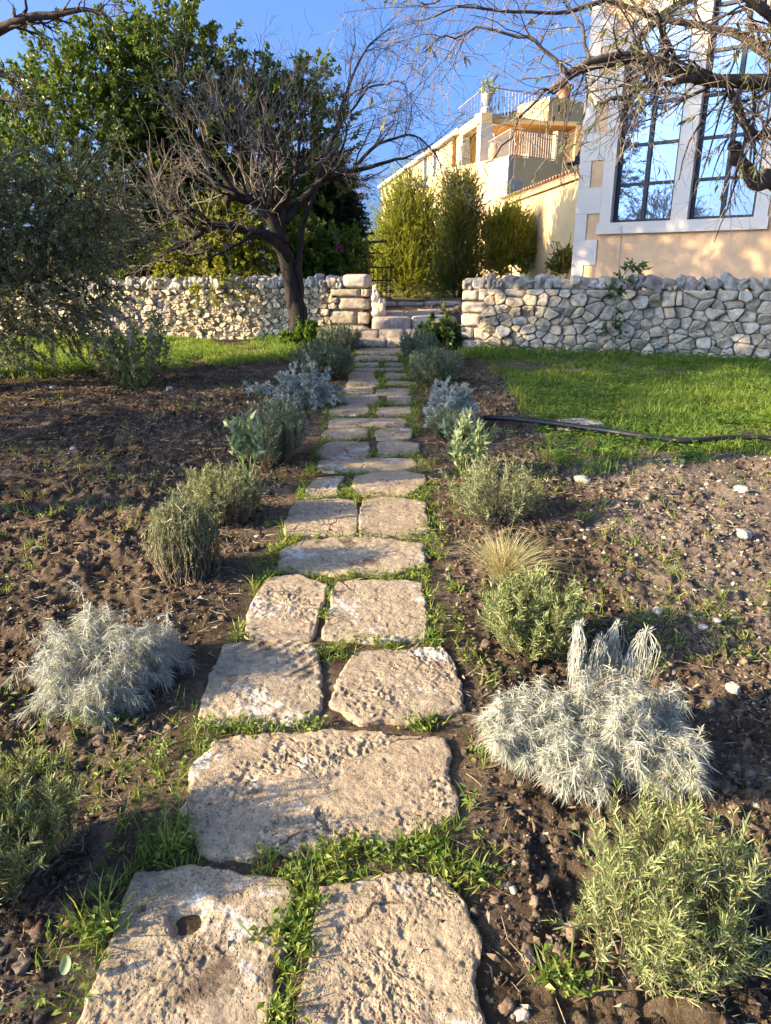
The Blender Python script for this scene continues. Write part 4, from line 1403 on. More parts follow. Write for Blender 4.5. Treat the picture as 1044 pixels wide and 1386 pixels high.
needle_bush('lavender', 'dark lavender left of the path just behind the silvery bush', 'lavender', (437, 512), .62, .6, .46, 190, 44, G_LAV, 110,
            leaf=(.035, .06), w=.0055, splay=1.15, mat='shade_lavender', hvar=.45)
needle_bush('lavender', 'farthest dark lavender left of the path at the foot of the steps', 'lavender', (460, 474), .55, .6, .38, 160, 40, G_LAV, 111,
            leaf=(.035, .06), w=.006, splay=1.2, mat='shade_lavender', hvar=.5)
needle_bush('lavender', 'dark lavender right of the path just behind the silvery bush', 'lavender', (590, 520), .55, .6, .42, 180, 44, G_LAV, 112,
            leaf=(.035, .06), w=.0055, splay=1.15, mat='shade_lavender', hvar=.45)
needle_bush('lavender', 'farthest dark lavender right of the path below the leafy bush', 'lavender', (568, 492), .45, .6, .45, 160, 40, G_LAV, 113,
            leaf=(.035, .06), w=.006, splay=1.1, mat='shade_lavender', hvar=.45)
G_SIL = 'silvery cushion bushes along the path'
needle_bush('silver_bush', 'silvery blue bush left of the path, touching the slabs', 'silver bush', (416, 549), .66, .6, .36, 150, 70, G_SIL, 114,
            leaf=(.03, .05), w=.008, mode='dome', mat='dusty_leaf', smat='stem_silver', t0=.45, ang=(.2, 1.1))
needle_bush('silver_bush', 'silvery blue bush right of the path, green underneath', 'silver bush', (612, 578), .50, .5, .38, 130, 70, G_SIL, 115,
            leaf=(.03, .05), w=.007, mode='dome', mat='dusty_leaf', smat='stem_silver', t0=.5, ang=(.2, 1.1))
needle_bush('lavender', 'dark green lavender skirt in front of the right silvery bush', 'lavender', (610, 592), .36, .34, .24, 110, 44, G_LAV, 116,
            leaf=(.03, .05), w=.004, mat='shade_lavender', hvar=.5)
needle_bush('silver_bush', 'small grey sprawling plant left of the left silvery bush', 'silver bush', (352, 532), .40, .3, .10, 30, 40, G_SIL, 117,
            leaf=(.03, .05), w=.006, mode='dome', mat='dusty_leaf', smat='stem_silver', t0=.3)

def broadleaf_plant(name, label, cat, px, W, D, H, n, per, leaf, lw, mat, seed, mode='upright', group=None, splay=1.0, t0=.35, smat='stem_green', ang=(.5, 1.1), r0=.3, hvar=.35):
    rng = np.random.default_rng(seed)
    root, B = plant_root(name, label, cat, px, group)
    lf, st = MB(), MB()
    P = stem_set(B, W, D, H, n, rng, mode, K=6, r0=r0, splay=splay, hvar=hvar)
    st.tubes(P, np.broadcast_to(np.linspace(.005, .002, 6), P.shape[:2]), 4, cap=False)
    leaves_on(lf, P, per, leaf, lw, rng, ang, t0, 1.0, .8, kind='leaf', up=.1, fold=.35)
    leaves_on(lf, P, 5, (leaf[0] * .7, leaf[1] * .8), lw * .8, rng, (.2, .9), .94, 1.0, 1, kind='leaf', up=.25, fold=.35)
    lit(root, lf, st, M[mat], M[smat])
    return root

G_SAGE = 'sage plants along the path'
broadleaf_plant('sage', 'tall broad leaved sage left of the path, green grey leaves on bare stems', 'sage', (342, 655), .27, .24, .46, 9, 18, (.06, .10), .030, 'sage_leaf', 120, group=G_SAGE, t0=.45, hvar=.4)
broadleaf_plant('sage', 'pale narrow leaved sage right of the path, catching the sun', 'sage', (635, 648), .32, .28, .42, 16, 22, (.06, .10), .020, 'sage_leaf', 121, group=G_SAGE, t0=.4, splay=1.1)
broadleaf_plant('leafy_bush', 'dark leafy bush at the right side of the steps against the wall end', 'bush', (598, 470), .75, .6, .62, 46, 26, (.06, .11), .05, 'bush_leaf', 122, mode='dome', t0=.25, r0=.5)
broadleaf_plant('leafy_clump', 'low bright green leafy clump at the foot of the dark trunk', 'bush', (425, 470), 1.1, .6, .34, 60, 26, (.05, .09), .05, 'bright_leaf', 123, mode='dome', t0=.3, r0=.8)

# feather grass
rng = np.random.default_rng(130)
root, B = plant_root('feather_grass', 'yellowish tuft of fine feather grass right of the path', 'grass tuft', (682, 782), None)
b = MB()
n = 620
a = rng.uniform(0, 6.283, n)
sp = rng.uniform(.0, .85, n)
d = np.stack([np.cos(a) * sp, np.sin(a) * sp, np.ones(n)], 1)
p0 = B + np.stack([rng.normal(size=n) * .014, rng.normal(size=n) * .014, np.zeros(n)], 1)
out = np.stack([np.cos(a) * .9 + .35, np.sin(a) * .9, -.75 * np.ones(n)], 1)
add_blades(b, p0, d, rng.uniform(.16, .34, n), .0022, rng, bend=rng.uniform(.1, .75, n), bend_dir=out)
b.build('blades', M['feather'], root)
b = MB()
n = 90
a = rng.uniform(0, 6.283, n)
d = np.stack([np.cos(a) * .9, np.sin(a) * .9, .35 * np.ones(n)], 1)
add_blades(b, B + rng.normal(size=(n, 3)) * [.02, .02, .0], d, rng.uniform(.1, .24, n), .002, rng, bend=rng.uniform(.2, .6, n), bend_dir=np.array([0, 0, -1.0]))
b.build('dead_blades', M['straw'], root)

# tall salvia standing in the left bed
rng = np.random.default_rng(131)
root, B = plant_root('salvia', 'tall grey leaved salvia with lilac flower wands in the left bed, before the olive', 'salvia', (185, 522), None)
lf, st = MB(), MB()
P = stem_set(B, .95, .7, .92, 34, rng, 'upright', K=7, r0=.25, splay=1.0, hvar=.5)
st.tubes(P, np.broadcast_to(np.linspace(.006, .002, 7), P.shape[:2]), 4, cap=False)
leaves_on(lf, P, 46, (.05, .10), .022, rng, (.5, 1.2), .3, .95, .8, kind='leaf', droop=.15)
k = rng.choice(34, 14, replace=False)
d = nrm(P[k, -1] - P[k, -2])
e = np.stack([P[k, -1], P[k, -1] + d * .10, P[k, -1] + d * .22 + [0, 0, -.02]], 1)
WANDS = []
for q in e:
    fl = MB()
    leaves_on(fl, q[None], 36, (.018, .03), .014, rng, (.6, 1.4), 0, 1, 1, kind='leaf')
    fl.tubes(q[None], np.array([[.002, .002, .001]]), 3)
    WANDS.append(('flower_wand', fl, M['lilac']))
lit(root, lf, st, M['olive_leaf'], M['stem_green'], WANDS)

# round leaved seedling at the bottom left
g = on_ground(92, 1330)
B = np.array([g[0], g[1], gz(g[0], g[1])])
root = thing('seedling', 'seedling with one round pale rimmed leaf beside the nearest left slab', 'seedling', B)
tip = at(90, 1306, g[1] - .01)
stem = spline([B, B * .5 + tip * .5 + [.015, 0, .0], tip - [0, 0, .012]], 8)
MB().tubes(stem, np.full(8, .0014), 5).build('stem', M['stem_green'], root)
b = MB()
ph = np.linspace(0, 2 * math.pi, 28, endpoint=False)
nn = nrm(np.array([-.25, -.75, .6]))
e1 = nrm(np.cross(nn, [0, 0, 1.0]))
e2 = np.cross(e1, nn)
V = []
for r, dd in ((1, .004), (.8, .0), (.45, -.003), (.12, -.004)):
    V.append(tip + r * (.0135 * np.cos(ph)[:, None] * e1 + .018 * np.sin(ph)[:, None] * e2 * -1) + nn * dd)
V = np.vstack(V)
i = np.arange(28)
j = (i + 1) % 28
b.add(V, np.concatenate([np.stack([k * 28 + i, k * 28 + j, (k + 1) * 28 + j, (k + 1) * 28 + i], 1) for k in range(3)]))
n0 = b.n
b.add(V[84:], None, [(0, q, q + 1) for q in range(1, 27)])
b.build('round_leaf', M['sage_leaf'], root, True)

# climber on the right wall with its thin cane
wallp = lambda px, py: at(px, py, float(wall_front(np.array([(px - CX) / F_PX * 10.6]))[0]) - .11)
rng = np.random.default_rng(133)
c0 = wallp(829, 480)
root = thing('climbing_vine', 'young climbing vine with dark leaves tied up the grey wall', 'vine', c0)
st, lf = MB(), MB()
v = spline([wallp(*p) for p in ((829, 482), (830, 462), (826, 440), (834, 415), (832, 395), (842, 375), (855, 362), (862, 358))], 30, .015)
st.tubes(v, np.linspace(.008, .003, 30), 5)
P2, R2 = grow(v[None], np.full((1, 30), .006), 22, (.05, .22), (.6, 1.4), rng, K=4, t0=.02, rmin=.0015)
st.tubes(P2, R2, 3, cap=False)
P2[:, :, 1] -= .03
leaves_on(lf, P2, 7, (.06, .11), .045, rng, (.4, 1.2), .3, 1, 1, kind='leaf', droop=.3)
lit(root, lf, st, M['bush_leaf'], M['stem_brown'])
b = MB().tubes(spline([wallp(828, 480), wallp(836, 390), wallp(842, 306)], 14), np.full(14, .006), 5)
tag(b.build('support_cane', M['spent'], smooth_=True, origin=c0), 'thin straight cane behind the climbing vine, rising above the grey wall', 'cane')

# ------------------------------------------------------------------ turf and weeds (uncountable)
rg = np.random.default_rng(140)
def wedge(n, y0, y1, xm=9):
    y = y0 + (y1 - y0) * rg.uniform(0, 1, n)
    x = rg.uniform(-1, 1, n) * np.minimum(.60 * y + .5, xm)
    return x, y

b = MB()
x, y = wedge(230000, 4.3, 12.3, 7.2)
gm = grass_mask(x, y)
patch = 2.0 * fbm2(x, y, 1.6, 4, 91)
keep = (gm * (1 + .7 * patch) > rg.uniform(.15, 1.0, len(x))) & (y < wall_front(x) - .05)
x, y, patch = x[keep], y[keep], patch[keep]
z = ground_z(x, y)
n = len(x)
d = np.stack([rg.normal(size=n) * .45, rg.normal(size=n) * .45, np.ones(n)], 1)
h = (.035 + .05 * rg.uniform(0, 1, n)) * (1 + .5 * patch) * (1 + .35 * (y > 9.2) * (x > 0))
add_blades(b, np.stack([x, y, z], 1), d, h, .0035 + .0004 * y, rg, bend=rg.uniform(.1, .7, n))
stuff(b.build('turf', M['grass']), 'short green winter grass in front of both walls', 'grass')

b = MB()
x, y = wedge(60000, 4.4, 12, 7.2)
gm = grass_mask(x, y)
patch = fbm2(x, y, 1.1, 3, 95) + .35 * (x > 0) - .25 * (x < 0)
keep = (gm > .5) & (patch > rg.uniform(-.25, .5, len(x))) & (y < wall_front(x) - .03)
x, y = x[keep], y[keep]
n = len(x)
z = ground_z(x, y) + rg.uniform(.02, .075, n) * (1 + .6 * smooth(-1.1, -.2, y - wall_front(x)))
for k in range(3):
    a = rg.uniform(0, 6.283, n)
    d = np.stack([np.cos(a), np.sin(a), rg.uniform(-.1, .4, n)], 1)
    add_leaves(b, np.stack([x, y, z], 1), d, rg.uniform(.016, .042, n), .028, rg, .2, nrm_up=.9)
stuff(b.build('clover', M['clover']), 'low clover like leaves mixed through the turf', 'ground cover')

def tuft_field(name, label, x, y, mats, rng, blade_n=9, blade_len=(.03, .09), leaf_n=6, leaf_len=(.015, .03)):
    n = len(x)
    z = ground_z(x, y)
    b = MB()
    kind = rng.uniform(0, 1, n)
    g = kind < .62
    bx = np.repeat(np.stack([x, y, z], 1)[g], blade_n, 0)
    bx[:, :2] += rng.normal(size=(len(bx), 2)) * .010
    d = np.stack([rng.normal(size=len(bx)) * .6, rng.normal(size=len(bx)) * .6, np.ones(len(bx))], 1)
    add_blades(b, bx, d, rng.uniform(*blade_len, len(bx)) * rng.uniform(.6, 1.2, len(bx)), .0028 + .0003 * bx[:, 1], rng, bend=rng.uniform(.2, .9, len(bx)))
    lx = np.repeat(np.stack([x, y, z + .012], 1)[~g], leaf_n, 0)
    lx[:, :2] += rng.normal(size=(len(lx), 2)) * .014
    lx[:, 2] += rng.uniform(0, .03, len(lx))
    a = rng.uniform(0, 6.283, len(lx))
    d = np.stack([np.cos(a), np.sin(a), rng.uniform(.0, .7, len(lx))], 1)
    ln = rng.uniform(*leaf_len, len(lx))
    add_leaves(b, lx, d, ln, ln * .62, rng, .25, nrm_up=.8)
    stuff(b.build(name, mats), label, 'weeds')

# in the joints between the slabs and along the path edges
y = .75 + 10.2 * rg.uniform(0, 1, 14000) ** 1.35
x = path_x(y) + rg.uniform(-.56, .56, len(y))
edge = np.abs(x - path_x(y))
dens = fbm2(x, y, 2.6, 3, 97)
m = ~inside_slab(x, y, 1.0) & (rg.uniform(0, 1, len(x)) < np.where(edge < .40, .95, .40 * (1 - smooth(.42, .54, edge)))) & (dens > np.where(edge < .40, -.34 + .16 * (y < 2.2), .05) - .16 * smooth(3, 7, y)) & (y < 11)
tuft_field('joint_weeds', 'small weeds and grass growing in the joints between the slabs', x[m], y[m], M['weed'], rg, 8, (.022, .07), 6, (.012, .026))
# scattered over the beds
x, y = cand(9000, -6, 6, .75, 8.5, rg, 1.4)
dens = fbm2(x, y, 1.5, 3, 98)
m = (np.abs(x - path_x(y)) > .5) & (grass_mask(x, y) < .6) & (dens > .02 - .1 * (y < 3)) & (rg.uniform(0, 1, len(x)) < .5 + .25 * (y < 3))
tuft_field('bed_weeds', 'scattered young grass and weeds sprouting on the dug beds', x[m], y[m], M['weed'], rg, 7, (.03, .075), 5, (.012, .026))

x, y = wedge(9000, 4.5, 11.2, 6.5)
gm = grass_mask(x, y)
dens = fbm2(x, y, 1.4, 3, 99)
m = (gm > .35) & (dens > rg.uniform(-.1, .7, len(x))) & (y < wall_front(x) - .1)
tuft_field('turf_weeds', 'taller leafy weeds and coarse tufts scattered through the turf', x[m], y[m], M['clover'], rg, 9, (.06, .14), 8, (.03, .065))

# larger grass clumps one can pick out near the path
CL = [((228,1150),.10,34,'yellow green grass clump left of the widest slab'), ((140,1265),.13,26,'long bladed grass beside the nearest left slab'),
      ((385,1270),.07,40,'green grass wedge between the two nearest slabs'), ((480,1150),.06,26,'grass clump in the joint before the widest slab'),
      ((575,1150),.07,26,'bright grass clump at the right end of the joint before the widest slab'), ((640,1190),.08,22,'straggling weed right of the nearest slabs'),
      ((760,1330),.09,30,'pale grass tuft at the foot of the bottom right rosemary'), ((570,985),.06,40,'dense green weed at the right back corner of the widest slab'),
      ((330,985),.06,30,'green weed at the left back corner of the widest slab'), ((790,700),.08,16,'small grass clump on the soil below the cream stone'),
      ((615,800),.07,18,'grass clump right of the square pinkish slab'), ((585,715),.08,20,'grass clump at the right front of the thick squared slabs')]
for i, (p, h, n, lab) in enumerate(CL):
    g = on_ground(*p)
    rng = np.random.default_rng(500 + i)
    B = np.array([g[0], g[1], gz(g[0], g[1])])
    b = MB()
    pos = B + np.stack([rng.normal(size=n) * .03, rng.normal(size=n) * .015, np.zeros(n)], 1)
    pos[:, 2] = ground_z(pos[:, 0], pos[:, 1])
    d = np.stack([rng.normal(size=n) * .55, rng.normal(size=n) * .55, np.ones(n)], 1)
    add_blades(b, pos, d, h * rng.uniform(.5, 1.2, n), .0042, rng, bend=rng.uniform(.2, .8, n))
    for _ in range(2):
        a = rng.uniform(0, 6.283, n)
        ln = rng.uniform(.014, .028, n)
        add_leaves(b, pos + np.stack([rng.normal(size=n) * .015, rng.normal(size=n) * .015, rng.uniform(.005, h * .4, n)], 1),
                   np.stack([np.cos(a), np.sin(a), rng.uniform(0, .7, n)], 1), ln, ln * .6, rng, .25, nrm_up=.7)
    tag(b.build('weed_clump', M['weed'], origin=B), lab, 'weed', 'weed clumps by the path')
# ------------------------------------------------------------------ trees
def limb(mb, pts, r, n=18, wob=0.04, seed=0, sides=7):
    """pts: (px,py,Y) triples; returns polyline and radii"""
    W = np.array([at(*p) for p in pts])
    P = spline(W, n, wob, seed)
    R = lerp_along(r, n)
    mb.tubes(P, R, sides)
    return P, R

# the bare almond in front of the left wall -------------------------------------------------
rng = np.random.default_rng(201)
g = at(408, 460, 11.2)
BASE = np.array([g[0], 11.2, gz(g[0], 11.2)])
T1 = thing('bare_tree', 'leafless tree with a dark forked trunk in front of the left wall', 'tree', BASE)
YT = BASE[1]
tr, br = MB(), MB()
P = spline([BASE + [.03, 0, -.15], at(404, 430, YT), at(398, 400, YT), at(388, 360, YT), at(381, 325, YT), at(381, 290, YT), at(384, 268, YT)], 26, .02, 3)
R = lerp_along([.20, .15, .115, .105, .095, .09, .08], 26)
R = R * (1 + .06 * vnoise(np.stack([np.arange(26) * .8, np.zeros(26), np.zeros(26)], 1)))
tr.tubes(P, R, 14)
limb(tr, [(404, 425, YT), (406, 390, YT), (405, 355, YT), (412, 300, YT + .1), (425, 250, YT + .2)], [.075, .06, .05, .036, .02], 16, .02, 4, 9)
MAIN = [
 ([(392,352,YT),(370,325,YT-.1),(345,312,YT-.2),(318,306,YT-.3),(290,308,YT-.4),(262,322,YT-.5),(232,338,YT-.55),(205,345,YT-.6)], [.11,.085,.07,.06,.05,.04,.025,.012]),
 ([(384,330,YT),(368,300,YT-.1),(345,276,YT-.1),(322,266,YT-.2),(305,268,YT-.3)], [.10,.085,.075,.06,.05]),
 ([(322,266,YT-.2),(300,235,YT-.3),(275,205,YT-.4),(255,170,YT-.4),(235,140,YT-.5)], [.045,.035,.026,.018,.008]),
 ([(345,276,YT-.1),(330,235,YT),(318,195,YT+.1),(300,160,YT+.1),(290,120,YT+.2)], [.045,.035,.026,.018,.008]),
 ([(368,300,YT-.1),(352,255,YT+.2),(340,210,YT+.3),(325,165,YT+.4),(318,110,YT+.5)], [.05,.038,.028,.018,.008]),
 ([(381,290,YT),(372,245,YT+.3),(362,205,YT+.4),(355,165,YT+.5),(345,130,YT+.5)], [.05,.038,.028,.018,.008]),
 ([(384,285,YT),(395,245,YT-.3),(405,215,YT-.4),(402,175,YT-.5)], [.045,.032,.022,.010]),
 ([(386,300,YT),(410,270,YT+.1),(440,245,YT+.2),(475,232,YT+.3),(510,226,YT+.3),(545,212,YT+.2),(578,200,YT+.2)], [.07,.055,.045,.036,.028,.018,.008]),
 ([(412,300,YT),(432,240,YT+.2),(448,190,YT+.3),(462,140,YT+.3),(478,95,YT+.3),(500,60,YT+.3),(532,38,YT+.3)], [.045,.036,.030,.024,.018,.012,.005]),
 ([(475,232,YT+.3),(500,205,YT+.3),(525,188,YT+.2),(555,185,YT+.1),(585,205,YT),(605,245,YT-.1)], [.032,.026,.020,.015,.010,.004]),
 ([(448,190,YT+.3),(475,150,YT+.1),(500,120,YT),(535,110,YT-.1),(560,130,YT-.1)], [.022,.017,.013,.009,.004]),
 ([(290,308,YT-.4),(270,290,YT-.6),(248,285,YT-.8),(225,300,YT-1),(205,330,YT-1.1)], [.04,.03,.022,.014,.006]),
 ([(345,312,YT-.2),(320,330,YT-.5),(290,345,YT-.7),(262,350,YT-.8)], [.035,.025,.016,.006]),
 ([(440,245,YT+.2),(455,215,YT-.2),(470,185,YT-.4),(468,150,YT-.5)], [.03,.022,.015,.006]),
]
POL = []
for i, (p, r) in enumerate(MAIN):
    POL.append(limb(tr if i < 2 else br, p, r, 20, .05, i + 10, 7))
tr.build('trunk', M['bark_dark'], T1, True)
Ps, Rs = np.array([p for p, r in POL]), np.array([r for p, r in POL])
k1 = [0, 1, 2, 3, 4, 5, 6, 11, 12]
A1, AR1 = grow(Ps[k1], Rs[k1], 10, (.45, 1.15), (.35, 1.0), rng, K=7, bias=(0, 0, .32), wig=.14, rs=.38, t0=.2, rmin=.0045)
k2 = [7, 8, 9, 10, 13]
A2, AR2 = grow(Ps[k2], Rs[k2], 13, (.35, 1.0), (.4, 1.1), rng, K=7, bias=(.05, 0, .12), wig=.17, rs=.42, t0=.22, rmin=.005)
br.tubes(A1, AR1, 5, cap=False)
br.tubes(A2, AR2, 5, cap=False)
br.build('branches', M['bark_dark'], T1, True)
tw = MB()
B1, BR1 = grow(A1, AR1, 5, (.25, .75), (.3, .95), rng, K=6, bias=(0, 0, .10), wig=.19, rs=.6, t0=.2, rmin=.0032)
B2, BR2 = grow(A2, AR2, 6, (.2, .6), (.35, 1.05), rng, K=6, bias=(.02, 0, .02), wig=.2, rs=.6, t0=.2, rmin=.0032)
C1, CR1 = grow(B1, BR1, 3, (.10, .34), (.4, 1.0), rng, K=4, bias=(0, 0, .05), wig=.2, rs=.7, t0=.2, rmin=.0028)
C2, CR2 = grow(B2, BR2, 3, (.08, .26), (.4, 1.1), rng, K=4, wig=.2, rs=.7, t0=.2, rmin=.0024)
for a_, r_ in ((B1, BR1), (B2, BR2), (C1, CR1), (C2, CR2)):
    tw.tubes(a_, r_, 3, cap=False)
tw.build('twigs', M['bark_grey'], T1, True)

# the overhanging almond on the right: trunk just outside the picture --------------------------
rng = np.random.default_rng(202)
YA = 5.0
BA = np.array([3.55, 5.35, gz(3.55, 5.35)])
T2 = thing('almond_tree', 'almond tree leaning in from the right, sparse hanging leaves before the arched window', 'tree', BA)
tr, br = MB(), MB()
fork = np.array([3.05, 5.2, 2.05])
P = spline([BA + [0, 0, -.1], BA + [-.05, 0, .5], BA + [-.2, -.05, 1.1], fork, np.array([2.9, 5.1, 2.6]), np.array([2.85, 5.0, 3.1])], 24, .02, 2)
tr.tubes(P, lerp_along([.17, .14, .13, .11, .085, .06], 24), 12)
MAIN = [
 ([(1150,262,5.2),(1085,248,5.1),(1044,244,5.0),(1018,242,4.95)], [.10,.085,.07,.062]),
 ([(1022,246,4.95),(1008,228,4.9),(998,212,4.88),(990,199,4.86)], [.062,.052,.046,.042]),
 ([(1180,150,5.1),(1110,120,5.0),(1050,108,4.95),(1000,112,4.9),(965,112,4.85),(930,98,4.8),(895,88,4.75),(860,78,4.7),(828,74,4.65),(798,82,4.6),(768,100,4.55),(738,122,4.5)], [.085,.07,.06,.052,.047,.043,.038,.034,.030,.026,.022,.017]),
 ([(738,122,4.5),(715,150,4.48),(690,180,4.45),(668,215,4.4),(655,242,4.38)], [.012,.010,.008,.006,.003]),
 ([(860,78,4.7),(820,92,4.6),(785,100,4.5),(750,120,4.4),(725,128,4.4)], [.022,.018,.014,.010,.006]),
 ([(960,108,4.85),(920,110,4.7),(880,118,4.6),(845,128,4.5),(810,132,4.45)], [.030,.025,.021,.017,.012]),
 ([(985,112,4.9),(1000,150,4.8),(1012,175,4.8),(1040,185,4.85),(1090,190,5)], [.03,.034,.034,.036,.04]),
 ([(1110,120,5.0),(1040,70,5.1),(980,40,5.2),(900,20,5.2),(820,0,5.2),(740,-20,5.2)], [.05,.042,.034,.026,.018,.01]),
 ([(1150,100,5.0),(1060,30,4.7),(1000,-10,4.6),(940,-60,4.5)], [.05,.04,.03,.018]),
 ([(768,100,4.55),(740,70,4.6),(700,48,4.6),(655,40,4.6),(610,48,4.6),(570,70,4.6)], [.018,.015,.012,.009,.007,.003]),
 ([(820,0,5.2),(760,15,5.1),(700,12,5.0),(640,10,4.9),(590,25,4.9),(548,40,4.9)], [.018,.015,.012,.010,.007,.003]),
 ([(740,-20,5.2),(690,-30,5.1),(640,-25,5.0),(590,0,4.9),(560,15,4.9)], [.012,.010,.009,.007,.004]),
 ([(798,82,4.6),(790,50,4.8),(775,20,4.9),(755,-10,5)], [.016,.012,.009,.006]),
 ([(900,88,4.75),(905,60,4.6),(890,30,4.5),(870,0,4.4)], [.02,.016,.012,.008]),
]
POL = [limb(tr if i in (0, 1, 2) else br, p, [q * .78 for q in r], 18, .035, i + 40, 9 if i < 3 else 6) for i, (p, r) in enumerate(MAIN)]
tr.build('trunk', M['bark_brown'], T2, True)
Ps, Rs = np.array([p for p, r in POL]), np.array([r for p, r in POL])
A, AR = grow(Ps[[2] + list(range(4, 14))], Rs[[2] + list(range(4, 14))], 11, (.18, .62), (.5, 1.3), rng, K=6, bias=(-.06, 0, -.05), wig=.18, rs=.35, t0=.05, rmin=.0026)
A0, AR0 = grow(Ps[[2, 5, 6, 7, 8, 13]], Rs[[2, 5, 6, 7, 8, 13]], 10, (.25, .70), (.6, 1.4), rng, K=7, bias=(-.03, 0, -.12), wig=.16, rs=.3, t0=.1, t1=.75, rmin=.0026)
br.tubes(A, AR, 5, cap=False)
br.tubes(A0, AR0, 5, cap=False)
br.build('branches', M['bark_brown'], T2, True)
tw = MB()
B1, BR1 = grow(A, AR, 4, (.10, .32), (.4, 1.1), rng, K=5, bias=(-.03, 0, -.08), wig=.2, rs=.65, t0=.2, rmin=.0022)
B0, BR0 = grow(A0, AR0, 5, (.12, .36), (.4, 1.1), rng, K=5, bias=(-.02, 0, -.12), wig=.2, rs=.65, t0=.2, rmin=.0022)
C1, CR1 = grow(np.concatenate([B1, B0]), np.concatenate([BR1, BR0]), 2, (.04, .13), (.4, 1.1), rng, K=3, wig=.2, rs=.7, t0=.3, rmin=.0017)
for a_, r_ in ((B1, BR1), (B0, BR0), (C1, CR1)):
    tw.tubes(a_, r_, 3, cap=False)
tw.build('twigs', M['twig_pale'], T2, True)
lf = MB()
E = np.concatenate([B1, B0])
sel = E[rng.uniform(0, 1, len(E)) < .20]
leaves_on(lf, sel, 5, (.045, .085), .013, rng, (.3, .9), .55, 1.0, .6, kind='leaf', droop=.8, fold=.3)
lf.build('leaves', leaf_mat('almond_leaf', [(0.06, 0.085, 0.03), (0.11, 0.135, 0.045), (0.19, 0.19, 0.07), (0.30, 0.24, 0.10)], .4, .5), T2)

# bare branches poking in at the top left: trunk outside the picture -----------------------------
rng = np.random.default_rng(203)
BB = np.array([-3.1, 3.75, gz(-3.1, 3.75)])
T3 = thing('bare_tree', 'bare tree outside the left edge whose branch crosses the top left sky', 'tree', BB)
tr, br = MB(), MB()
P = spline([BB + [0, 0, -.1], BB + [.05, 0, .7], BB + [-.05, .05, 1.5], BB + [.1, .0, 2.3], BB + [.2, .1, 3.0]], 22, .02, 6)
tr.tubes(P, lerp_along([.13, .11, .10, .07, .04], 22), 10)
MAIN = [
 ([(-150,110,3.9),(-60,65,3.9),(0,42,3.9),(30,32,3.9),(60,20,3.9),(95,9,3.9),(125,10,3.9),(152,22,3.9)], [.04,.030,.024,.021,.018,.013,.008,.003]),
 ([(-150,190,3.9),(-60,120,3.9),(0,102,3.9),(20,115,3.9),(40,150,3.9)], [.03,.014,.008,.006,.003]),
 ([(-120,150,3.9),(-40,132,3.9),(20,138,3.9),(60,147,3.9)], [.03,.014,.008,.003]),
 ([(-100,90,3.9),(-40,20,3.8),(20,-20,3.8),(80,-40,3.8)], [.03,.02,.014,.006]),
]
POL = [limb(tr if i == 0 else br, p, r, 16, .02, i + 60, 7) for i, (p, r) in enumerate(MAIN)]
tr.build('trunk', M['bark_brown'], T3, True)
Ps, Rs = np.array([p for p, r in POL]), np.array([r for p, r in POL])
A, AR = grow(Ps[:2], Rs[:2], 18, (.06, .22), (.5, 1.1), rng, K=5, bias=(.12, 0, -.02), wig=.2, rs=.4, t0=.3, rmin=.0028)
B1, BR1 = grow(A, AR, 4, (.03, .09), (.5, 1.1), rng, K=4, wig=.2, rs=.7, t0=.2, rmin=.002)
br.tubes(A, AR, 5, cap=False)
br.tubes(B1, BR1, 4, cap=False)
br.build('branches', M['bark_brown'], T3, True)

# the carob behind the left wall ------------------------------------------------------------
rng = np.random.default_rng(204)
YC = 14.2
def blob(px, py, Y, rpx, rpy=None, ry=None):
    t = Y / ray(px, py)[1]
    rx = rpx * t / F_PX
    rz = (rpy or rpx) * t / F_PX
    return (at(px, py, Y), (rx, ry if ry else min(rx, 1.3), rz))
def broad_tree(name, label, cat, base, blobs, n_spray, mleaf, mbark, rng, leaf=(.075, .038), per=26, twig=.34, trunk_r=.22, up=.35, shell=.45, ang=(.5, 1.2), droop=0.0, extra_up=0, zmin=None, trunk_to=None):
    root = thing(name, label, cat, base)
    tr = MB()
    top = np.mean([b_[0] for b_ in blobs], 0) if trunk_to is None else trunk_to
    mid = base * .45 + top * .55
    mid[:2] = base[:2] * .7 + top[:2] * .3
    P = spline([base - [0, 0, .1], base * .7 + mid * .3 + [.05, 0, 0], mid, mid * .4 + top * .6], 18, .05, 3)
    tr.tubes(P, lerp_along([trunk_r * 1.2, trunk_r, trunk_r * .8, trunk_r * .45], 18), 10)
    for i, (c, r) in enumerate(blobs):
        s = P[8 + (i * 3) % 9]
        L = spline([s, s * .5 + c * .5 + [0, 0, .2], c], 10, .08, i)
        tr.tubes(L, np.linspace(trunk_r * .42, .02, 10), 6)
    tr.build('trunk', mbark, root, True)
    pts, d = blob_points(blobs, n_spray, rng, shell, zmin)
    d = nrm(d + np.array([0, 0, up]) + rng.normal(size=d.shape) * .3)
    lf, tw = MB(), MB()
    sprays(lf, tw, pts, d, twig, per, leaf[0], leaf[1], rng, ang=ang, droop=droop, twig_r=.006)
    lf.build('crown', mleaf, root)
    tw.build('twigs', M['bark_brown'], root, True)
    return root

